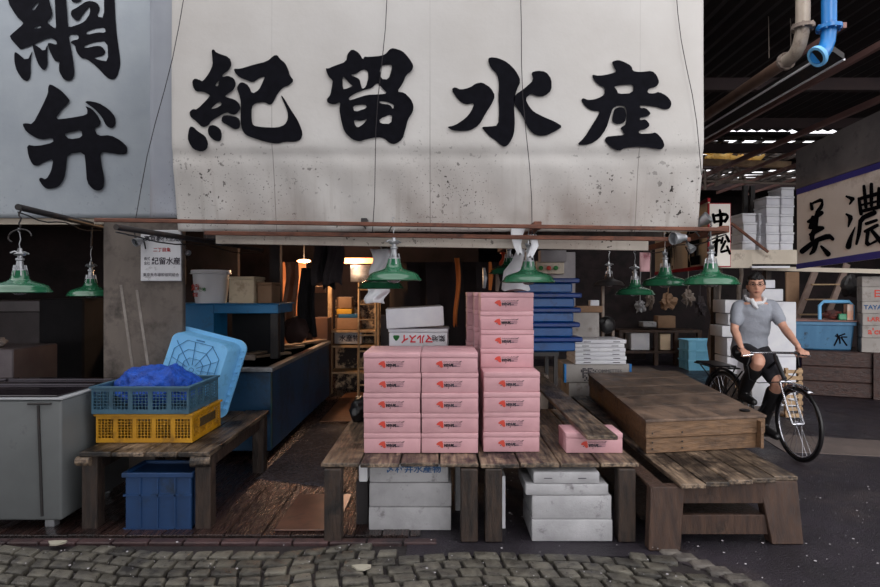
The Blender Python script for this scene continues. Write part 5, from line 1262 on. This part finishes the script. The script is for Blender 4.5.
MB().tube([V((X1,4.25,zp)), V((X1,10,zp-.05))], .045, 16).build('run_pipe', M('brown_pipe_paint', (104,80,68), (120,94,80), (76,56,48), rough=.55, scale=4), p1)
mb = MB(); flange(mb, V((X1,4.05,P(0,27,4.05).z)), (0,0,1), .072, 6); flange(mb, V((X1,4.25,zp)), (0,1,0), .062, 6); mb.build('flange', GREYW, p1)
zq = P(0,52,4.0).z; X2 = P(829,0,4.0).x
p2 = thing('water_pipe', 'bright blue pipe with open flanged elbow at the upper right', 'pipe', (X2,4.0,zq))
c0 = V((X2,4.0,0))
pts = [V((X2,4.0,4.6)), V((X2,4.0,3.29)), V((X2-.008,4.0,3.21)), V((X2-.035,3.99,3.15)), V((X2-.075,3.96,3.105)), V((X2-.12,3.93,3.08))]
MB().tube(pts, .046, 16).build('elbow_pipe', SKYB, p2, smooth=60)
mb = MB(); flange(mb, V((X2,4.0,P(0,28,4.0).z)), (0,0,1), .078); mb.build('flange', SKYB, p2)
mb = MB(); M4f = Matrix.Translation(pts[-1]) @ V((-.85,-.1,-.55)).to_track_quat('Z','Y').to_matrix().to_4x4()
mb.lathe([(.046,-.014),(.068,-.014),(.07,.0),(.068,.012),(.05,.012),(.046,-.02)], 24, M4f, cap=False); mb.build('flange', LBLUE, p2)
mb = MB(); mb.lathe([(.001,.004),(.047,.004),(.047,.0),(.001,.0)], 16, M4f); mb.build('bore', RUBBER, p2)
dt = thing('cable_tray', 'dark tray with bright lower edges running back below the beige pipe', 'tray', (2.5,4.3,2.95))
zt_ = P(0,66,4.3).z; X3 = P(806,0,4.3).x; X4 = P(818,0,4.3).x
MB().hexa([V((X3,4.02,zt_)),V((X4,4.02,zt_-.06)),V((X4,10,zt_-.06)),V((X3,10,zt_)),V((X3,4.02,zt_+.04)),V((X4,4.02,zt_-.02)),V((X4,10,zt_-.02)),V((X3,10,zt_+.04))]).build('tray_body', BLACKM, dt)
for X, z in ((X3,zt_),(X4,zt_-.06)): MB().bar((X,4.02,z),(X,10,z),.013,.013).build('edge', M('white_edge', (232,232,236), rough=.4), dt)
for j, px in enumerate((768,790)):
    mb = MB(); mb.tube([P(px,-20,5.2),P(px+1,58,5.2)], .004, 5); tag(mb.build('hanger_wire', GREYW), ('left','right')[j]+' thin wire hanging down from the dark roof', 'wire')

# ------------------------------------------------------------------ bicycle
def line_pt(a, b_, t): return V(a).lerp(V(b_), t)
bkx = thing('bicycle', 'black utility bicycle ridden by the man, front wheel turned toward the lane', 'bicycle', (3.1,5.95,0))
BF = M('black_bike_paint', (20,20,24), (30,30,34), rough=.3)
def wheel(c, hd, R=.335, name='front_wheel'):
    c = V(c); hd = V(hd).normalized(); up = V((0,0,1)); ax = hd.cross(up)
    ring = lambda r, o=0: [c+hd*(r*math.cos(t))+up*(r*math.sin(t))+ax*o for t in [2*math.pi*k/48 for k in range(48)]]
    w = MB().tube(ring(R-.018), .018, 10, closed=True).build(name, RUBBER, bkx, smooth=60)
    MB().tube(ring(R-.042), .010, 8, closed=True).build('rim', CHROME, w, smooth=60)
    MB().tube([c-ax*.05, c-ax*.02, c+ax*.02, c+ax*.05], [.012,.022,.022,.012], 12).build('hub', CHROME, w)
    for k in range(28):
        t = 2*math.pi*k/28; s = 1 if k % 2 else -1; t2 = t+.5*(1 if (k//2) % 2 else -1)
        MB().tube([c+hd*.02*math.cos(t2)+up*.02*math.sin(t2)+ax*.025*s, c+hd*(R-.05)*math.cos(t)+up*(R-.05)*math.sin(t)], .0014, 4).build('spoke', CHROME, w)
    return hd, up, ax
fh = V((3.235,5.42,.337)); rh = V((3.08,6.50,.337)); hdF = V((.04,-1,0)).normalized(); hdR = V((.13,-1,0)).normalized()
wheel(fh, hdF); wheel(rh, hdR, name='rear_wheel')
def fender(c, hd, a0, a1, R=.365, nm='fender', mat=BF):
    hd = V(hd).normalized(); up = V((0,0,1)); ax = hd.cross(up); mb = MB(); n = 22
    def f(u, v): 
        t = math.radians(a0+(a1-a0)*u); q = (v-.5)*2
        r = R-.014*q*q; return V(c)+hd*(r*math.cos(t))+up*(r*math.sin(t))+ax*.03*q
    mb.grid(n, 6, f); mb.build(nm, mat, bkx, smooth=80, solid=.003)
fender(fh, hdF, 60, 175, nm='front_fender', mat=CHROME); fender(rh, hdR, 30, 190, nm='rear_fender')
hd1 = V((3.15,5.64,.93)); hd0 = V((3.20,5.56,.70)); bb = V((3.09,5.90,.30)); st = V((3.10,6.12,.84))
mb = MB()
for a, b_, r in ((hd1,hd0,.019),(hd0+V((0,0,.04)),bb,.017),(hd1-V((0,0,.06)),bb.lerp(st,.55),.014),(bb,st,.016)): mb.tube([a,b_], r, 10)
axR = hdR.cross(V((0,0,1)))
for s in (-1,1): 
    mb.tube([bb+axR*.03*s, rh+axR*.055*s], .009, 8); mb.tube([st-V((0,0,.12))+axR*.02*s, rh+axR*.055*s], .008, 8)
mb.build('frame', BF, bkx)
axF = hdF.cross(V((0,0,1)))
mb = MB(); cr_ = hd0-V((0,0,.0))
mb.tube([cr_-axF*.05, cr_+axF*.05], .014, 8)
for s in (-1,1): mb.tube([cr_+axF*.05*s, cr_.lerp(fh,.6)+axF*.052*s+hdF*-.01, fh+axF*.052*s], .010, 8)
mb.tube([cr_, hd1], .012, 8); mb.build('fork', CHROME, bkx)
hl = V((2.84,5.70,.955)); hr = V((3.335,5.47,.975)); hc = V((3.12,5.60,.965))
mb = MB(); mb.tube([hl, hl.lerp(hc,.5)+V((0,-.01,.0)), hc, hc.lerp(hr,.5)+V((0,-.01,0)), hr], .011, 10); mb.tube([hd1, hc], .014, 8); mb.build('handlebar', CHROME, bkx)
gl = MB().tube([hl-(hr-hl).normalized()*.03, hl+(hr-hl).normalized()*.09], .017, 10).build('grip', RUBBER, bkx); MB().tube([hr+(hr-hl).normalized()*.03, hr-(hr-hl).normalized()*.09], .017, 10).build('grip', RUBBER, bkx)
for c, s in ((hl,1),(hr,-1)):
    d = (hr-hl).normalized()*s; MB().tube([c+d*.12, c+d*.09+V((0,-.06,-.01)), c+d*.0+V((0,-.075,-.02))], .006, 6).build('brake_lever', CHROME, bkx)
mb = MB(); mb.tube([hl+V((.1,-.04,0)), hl+V((.03,-.10,-.1)), hl+V((.05,-.10,-.24)), hl+V((.16,-.05,-.28)), hd0], .004, 6); mb.tube([hr+V((-.1,-.04,0)), hr+V((-.12,-.10,-.1)), hd0+V((.03,-.05,.05)), cr_], .004, 6); mb.build('brake_cable', RUBBER, bkx)
mb = MB(); c = hd0+V((.02,-.08,-.03)); mb.lathe([(.001,-.04),(.026,-.038),(.034,0),(.036,.02),(.001,.024)], 16, Matrix.Translation(c) @ V((.5,-.85,0)).to_track_quat('Z','Y').to_matrix().to_4x4()); mb.build('headlamp', CHROME, bkx)
mb = MB(); mb.ball((3.105,6.14,.865), .13, 3, (.75,1.05,.28)); mb.ball((3.11,6.0,.865), .07, 3, (.5,1.2,.4)); mb.build('saddle', RUBBER, bkx)
mb = MB(); rz_ = .725
for s in (-.11,-.04,.04,.11): mb.tube([V((3.03+s,6.28,rz_)), V((3.02+s,6.86,rz_))], .008, 6)
for y in (6.28,6.48,6.68,6.86): mb.tube([V((2.92,y,rz_)), V((3.14,y,rz_))], .007, 6)
for s in (-.11,.11): mb.tube([V((3.03+s,6.75,rz_)), rh+axR*.06*(-1 if s<0 else 1)+V((0,0,0))], .007, 6); mb.tube([V((3.03+s,6.38,rz_)), rh+axR*.06*(-1 if s<0 else 1)], .007, 6)
mb.box(2.915,3.145,6.36,6.84,rz_+.008,rz_+.022,b=.004); mb.build('rear_rack', BF, bkx)
mb = MB(); L_p = V((3.19,5.86,.135)); R_p = V((2.98,5.90,.465))
mb.tube([bb+V((.05,0,0)), L_p+V((-.05,0,0))], .009, 8); mb.tube([bb-V((.05,0,0)), R_p+V((.05,0,0))], .009, 8); mb.tube([bb-V((.06,0,0)), bb+V((.06,0,0))], .02, 10); mb.build('crank', CHROME, bkx)
for p in (L_p, R_p): MB().box(p.x-.05,p.x+.05,p.y-.035,p.y+.035,p.z-.01,p.z+.01,b=.003).build('pedal', RUBBER, bkx)
mb = MB(); cw = bb-V((.055,0,0)); mb.tube([cw+V((0,.085*math.cos(t),.085*math.sin(t))) for t in [k*math.pi/14 for k in range(28)]], .006, 6, closed=True); mb.build('chainring', CHROME, bkx)
mb = MB(); mb.tube([rh+V((.09,.02,0)), rh+V((.12,.03,-.27)), rh+V((.12,.1,-.32))], .007, 6); mb.build('kickstand', CHROME, bkx)

# ------------------------------------------------------------------ cyclist
def skin_mesh(verts, edges, sub=2):
    me = bpy.data.meshes.new('skeleton'); me.from_pydata([v[0] for v in verts], edges, []); o = bpy.data.objects.new('skeleton', me); C.objects.link(o)
    md = o.modifiers.new('s','SKIN'); md.use_smooth_shade = True
    for k, v in enumerate(verts): 
        r = v[1]; me.skin_vertices[0].data[k].radius = r if isinstance(r, tuple) else (r,r)
    me.skin_vertices[0].data[0].use_root = True
    s = o.modifiers.new('d','SUBSURF'); s.levels = sub; s.render_levels = sub
    out = evald(o); bpy.data.objects.remove(o); return out
def remeshed(mb, vox, smooth_it=2):
    me = bpy.data.meshes.new('r'); mb.bm.to_mesh(me); mb.bm.free(); o = bpy.data.objects.new('r', me); C.objects.link(o)
    md = o.modifiers.new('r','REMESH'); md.mode = 'VOXEL'; md.voxel_size = vox; md.use_smooth_shade = True
    if smooth_it: sm = o.modifiers.new('sm','SMOOTH'); sm.factor = .5; sm.iterations = smooth_it
    out = evald(o); bpy.data.objects.remove(o); m2 = MB(); m2.mesh(out); return m2
man = thing('person', 'man in grey t-shirt and black shorts riding a bicycle, white towel round neck', 'person', (3.12,6.0,0))
pel = V((3.13,6.08,.95)); sp1 = V((3.13,6.05,1.08)); sp2 = V((3.125,6.0,1.22)); ch = V((3.12,5.965,1.34)); nb = V((3.11,5.93,1.44)); nk = V((3.105,5.905,1.49)); hdc = V((3.095,5.88,1.585))
shR = V((2.965,5.96,1.385)); elR = V((2.895,5.90,1.165)); wrR = V((2.868,5.715,1.005)); haR = V((2.868,5.685,.975))
shL = V((3.285,5.94,1.39)); elL = V((3.325,5.80,1.185)); wrL = V((3.29,5.515,1.035)); haL = V((3.285,5.49,1.0))
hiR = V((3.05,6.05,.93)); knR = V((2.992,5.635,.885)); anR = V((2.985,5.90,.535)); toR = V((2.98,5.79,.495))
hiL = V((3.215,6.05,.93)); knL = V((3.185,5.66,.685)); anL = V((3.18,5.90,.235)); toL = V((3.185,5.77,.175))
def limb(mb, pts, rs, n=16, ell=None):
    """smoothly interpolated tapered limb with round ends"""
    P_ = []; R_ = []; m = len(pts)
    for i in range(m-1):
        p0 = pts[max(i-1,0)]; p1 = pts[i]; p2 = pts[i+1]; p3 = pts[min(i+2,m-1)]
        for k in range(6):
            t = k/6; P_.append(.5*((2*p1)+(p2-p0)*t+(2*p0-5*p1+4*p2-p3)*t*t+(3*p1-p0-3*p2+p3)*t**3))
            u = t*t*(3-2*t); R_.append(rs[i]*(1-u)+rs[i+1]*u)
    P_.append(pts[-1]); R_.append(rs[-1])
    mb.tube(P_, R_, n); mb.ball(P_[0], R_[0]*.98, 3); mb.ball(P_[-1], R_[-1]*.98, 3)
def trunk(mb, secs, n=28):
    """secs: (centre, half width, half depth) from bottom to top"""
    rings = []; m = len(secs)
    for i in range(m-1):
        for k in range(5):
            t = k/5; u = t*t*(3-2*t); a, b_ = secs[i], secs[i+1]
            rings.append((a[0].lerp(b_[0],t), a[1]*(1-u)+b_[1]*u, a[2]*(1-u)+b_[2]*u))
    rings.append(secs[-1]); rr_ = []
    for c, w_, d_q in rings:
        rr_.append([mb.bm.verts.new(c+V((w_*math.copysign(abs(math.cos(t))**.85,math.cos(t)), d_q*math.copysign(abs(math.sin(t))**.85,math.sin(t)),0))) for t in [2*math.pi*(k+.5)/n for k in range(n)]])
    for A, B in zip(rr_, rr_[1:]):
        for k in range(n): mb.bm.faces.new((A[k],A[(k+1)%n],B[(k+1)%n],B[k]))
    mb.bm.faces.new(rr_[0][::-1]); mb.bm.faces.new(rr_[-1])
body = MB()
trunk(body, [(pel+V((0,0,-.07)),.13,.10),(pel,.155,.11),(sp1,.145,.10),(sp2,.15,.105),(ch,.175,.11),(nb+V((0,0,-.02)),.12,.085),(nb+V((0,0,.01)),.06,.06)])
limb(body, [nb-V((0,0,.03)),nk,hdc-V((0,0,.03))],[.062,.052,.055])
for sh, el, wr in ((shR,elR,wrR),(shL,elL,wrL)):
    limb(body, [ch.lerp(sh,.5)+V((0,0,.02)),sh,sh.lerp(el,.5),el,el.lerp(wr,.3),wr],[.06,.055,.046,.038,.039,.024])
for hi, kn, an in ((hiR,knR,anR),(hiL,knL,anL)):
    limb(body, [hi,hi.lerp(kn,.5),kn,kn.lerp(an,.35)+V((0,.02,0)),an],[.09,.078,.057,.054,.036])
# head: facing mostly to camera (-Y)
Hm = Matrix.Translation(hdc) @ Matrix.Rotation(-.40,4,'Z')
def headpt(n_):
    x, y, z = n_
    X = x*.076; Y = y*.095; Z = z*.118
    if z < 0: X *= 1-.30*(-z)**1.5; Y = Y*(1-.12*(-z)) - (.012*(-z) if y < 0 else -.01*z)
    if y < -.2:
        Y += .012*math.exp(-((z-.18)/.12)**2)*math.exp(-((abs(x)-.38)/.2)**2)    # eye sockets
        Y -= .022*math.exp(-((z+.12)/.14)**2)*math.exp(-(x/.16)**2)              # nose
        Y -= .009*math.exp(-((z-.05)/.22)**2)*math.exp(-(x/.11)**2)
        Y -= .007*math.exp(-((z+.45)/.07)**2)*math.exp(-(x/.3)**2)               # lips
        Y -= .008*math.exp(-((z+.85)/.15)**2)*math.exp(-(x/.35)**2)              # chin
        Y -= .004*math.exp(-((z-.38)/.08)**2)                                     # brow
    return V((X,Y,Z))
g = bmesh.ops.create_icosphere(body.bm, subdivisions=5, radius=1)['verts']
for v in g: v.co = Hm @ headpt(v.co.normalized())
for s in (-1,1): body.ball(Hm @ V((s*.077,.012,-.002)), .022, 2, (.4,.75,1.3))
# hands: palm + five fingers curled over the bar
def hand(wr, axis, side):
    axis = axis.normalized(); c = wr
    down = V((0,0,-1)); fwd = V((0,-1,0))
    pal = c+fwd*.045+V((0,0,-.018))
    body.ball(pal, .036, 3, (1.05,1.15,.62))
    body.tube([wr+V((0,.02,.01)), pal], [.024,.03], 10)
    for k, (o, l) in enumerate(((-.032,.9),(-.011,1.0),(.011,.96),(.032,.8))):
        b0 = pal+axis*o+fwd*.028
        body.tube([b0-fwd*.02, b0+fwd*.016*l+V((0,0,-.002)), b0+fwd*.030*l+V((0,0,-.022)), b0+fwd*.018*l+V((0,0,-.044*l)), b0-fwd*.004+V((0,0,-.05*l))], [.0095,.0095,.009,.0085,.007], 8)
    tb_ = pal+axis*(.034*side)
    body.tube([tb_-fwd*.02, tb_+axis*.012*side+V((0,0,-.02)), tb_+axis*.010*side+fwd*.018+V((0,0,-.042)), tb_+axis*.002*side+fwd*.03+V((0,0,-.050))], [.012,.0115,.0105,.009], 8)
bar_ax = (hr-hl).normalized()
hand(hl+bar_ax*.035+V((0,.045,.032)), bar_ax, 1); hand(hr-bar_ax*.035+V((0,.045,.032)), bar_ax, -1)
rb_ = remeshed(body, .0055, 2)
rb_.build('body', SKIN, man, smooth=180)
# shirt: shell around torso and upper arms
sm_ = MB(); trunk(sm_, [(pel+V((0,0,-.09)),.172,.132),(pel,.172,.130),(sp1,.166,.122),(sp2,.170,.124),(ch,.176,.122),(nb+V((0,0,-.04)),.125,.10),(nb+V((0,0,-.012)),.075,.075)])
for sh, el in ((shR,elR),(shL,elL)):
    limb(sm_, [ch.lerp(sh,.5)+V((0,0,.02)),sh,sh.lerp(el,.66)],[.064,.060,.060])
sr = remeshed(sm_, .010, 4)
for v in sr.bm.verts:
    n_ = noise.noise(v.co*8)*.009+noise.noise(V((v.co.x*7+v.co.z*9,v.co.y*6,v.co.z*13)))*.008
    d = v.co-V((3.125,6.0,v.co.z)); 
    if d.length > .01: v.co += d.normalized()*n_
sr.build('t_shirt', SHIRT, man, smooth=180)
sm_ = MB(); trunk(sm_, [(pel+V((0,0,-.10)),.14,.12),(pel+V((0,0,-.03)),.168,.125),(pel+V((0,0,.04)),.165,.12)])
for hi, kn, f in ((hiR,knR,.82),(hiL,knL,.86)): limb(sm_, [hi,hi.lerp(kn,.5),hi.lerp(kn,f)],[.105,.100,.086])
remeshed(sm_, .010, 3).build('shorts', SHORTS, man, smooth=180)
for kn, an, to in ((knR,anR,toR),(knL,anL,toL)):
    top = kn.lerp(an,.24); heel = an+V((0,.035,-.045)); tip = to+V((0,-.09,-.012))
    sm_ = MB(); limb(sm_, [top+V((0,.01,0)),kn.lerp(an,.6)+V((0,.015,0)),an,an+V((0,.02,-.035))],[.069,.062,.05,.048])
    limb(sm_, [an+V((0,.02,-.035)),to,tip],[.046,.042,.034]); remeshed(sm_, .009, 2).build('boot', RUBBER, man, smooth=180)
# hair
mb = MB(); g = bmesh.ops.create_icosphere(mb.bm, subdivisions=5, radius=1)['verts']
for v in g:
    n_ = v.co.normalized(); x, y, z = n_
    hairline = (z > .50+.09*noise.noise(V((x*7,y*7,3)))+.10*abs(x)) or (y > .05 and z > -.55+.2*(1-y)) or (abs(x) > .8 and z > .12 and y > -.35)
    b0 = headpt(n_); k = 1.12+.11*noise.noise(n_*9)+.07*max(0,z) if hairline else .90
    v.co = Hm @ (b0*k)
mb.build('hair', HAIR, man, smooth=80)
# glasses, eyes, brows, mouth
mb = MB(); fy = -.104
for s in (-1,1):
    mb.tube([Hm @ V((s*.033+.023*math.cos(t), fy+.01*abs(s*.033+.023*math.cos(t))/.05, .018+.015*math.sin(t))) for t in [k*math.pi/8 for k in range(16)]], .0022, 5, closed=True)
    mb.tube([Hm @ V((s*.056,fy+.012,.02)), Hm @ V((s*.078,-.02,.02)), Hm @ V((s*.08,.02,.01))], .0022, 5)
mb.tube([Hm @ V((-.010,fy,.02)), Hm @ V((.010,fy,.02))], .0022, 5)
mb.build('glasses', BLACKM, man)
mb = MB()
for s in (-1,1): mb.ball(Hm @ V((s*.031,-.080,.018)), .013, 2, (1.1,.7,.6)); mb.bar(Hm @ V((s*.016,-.094,.042)), Hm @ V((s*.052,-.083,.044)), .006, .007)
mb.build('eyes_and_brows', HAIR, man)
mb = MB(); mb.tube([Hm @ V((-.024,-.092,-.054)), Hm @ V((0,-.106,-.052)), Hm @ V((.024,-.092,-.054))], [.003,.0055,.003], 6); mb.build('lips', M('lips', (150,86,78), rough=.5), man)
mb = MB(); pts = []
for k in range(17):
    t = -2.6+k*(5.2/16); 
    pts.append(V((3.105+.088*math.sin(t), 5.925-.085*math.cos(t)*(1 if abs(t) < 1.57 else .8), 1.455-.055*math.cos(t)*(1 if abs(t)<1.4 else .3)+.02)))
mb.tube(pts, [.018+.006*math.sin(k*1.7) for k in range(17)], 10)
mb.tube([V((3.04,5.86,1.46)), V((3.06,5.835,1.40)), V((3.085,5.83,1.37))], [.02,.024,.014], 10)
mb.build('towel', TOWEL, man, smooth=80)
mb = MB(); mb.tube([wrR+V((.028*math.cos(t),.028*math.sin(t)*.8,.028*math.sin(t)*.5)) for t in [k*math.pi/6 for k in range(12)]], .006, 6, closed=True); mb.build('bracelet', CHROME, man)

# ------------------------------------------------------------------ light, world, camera
w = bpy.data.worlds.new('World'); bpy.context.scene.world = w; w.use_nodes = True
nt = w.node_tree; bg = nt.nodes['Background']; tc = nt.nodes.new('ShaderNodeTexCoord'); sx = nt.nodes.new('ShaderNodeSeparateXYZ')
nt.links.new(tc.outputs['Generated'], sx.inputs[0])
cr2 = nt.nodes.new('ShaderNodeValToRGB'); cr2.color_ramp.elements[0].position = 0.0; cr2.color_ramp.elements[0].color = (.42,.42,.44,1)
cr2.color_ramp.elements[1].position = .75; cr2.color_ramp.elements[1].color = (.95,.94,.95,1)
e = cr2.color_ramp.elements.new(.2); e.color = (.80,.79,.81,1)
nt.links.new(sx.outputs['Z'], cr2.inputs[0]); nt.links.new(cr2.outputs[0], bg.inputs['Color']); bg.inputs['Strength'].default_value = 3.5
sl_ = bpy.data.lights.new('lane_fill_sun', 'SUN'); sl_.energy = 2.3; sl_.angle = math.radians(30); sl_.color = (1,.98,.96)  # soft low sun added to brighten the white boxes in the lane
so = bpy.data.objects.new('lane_fill_sun', sl_); C.objects.link(so); so.rotation_euler = V((.05,1,-.27)).to_track_quat('-Z','Y').to_euler()
def pl(loc, col, power, size=.1, lab='warm_lamp'):
    l = bpy.data.lights.new(lab, 'POINT'); l.color = col; l.energy = power; l.shadow_soft_size = size
    o = bpy.data.objects.new(lab, l); C.objects.link(o); o.location = loc
pl(P(304,263,8.3), (1,.62,.34), 90, .08)
pl(P(352,262,10.0), (1,.62,.42), 70, .12)
sc = bpy.context.scene
cam = bpy.data.cameras.new('Camera'); co = bpy.data.objects.new('Camera', cam); C.objects.link(co)
co.location = (0,0,H); co.rotation_euler = (math.pi/2,0,0); cam.sensor_width = 36; cam.lens = F/880*36; cam.shift_y = -3.5/880
sc.camera = co
sc.view_settings.view_transform = 'Standard'; sc.view_settings.look = 'None'; sc.view_settings.exposure = -.60; sc.view_settings.gamma = 1
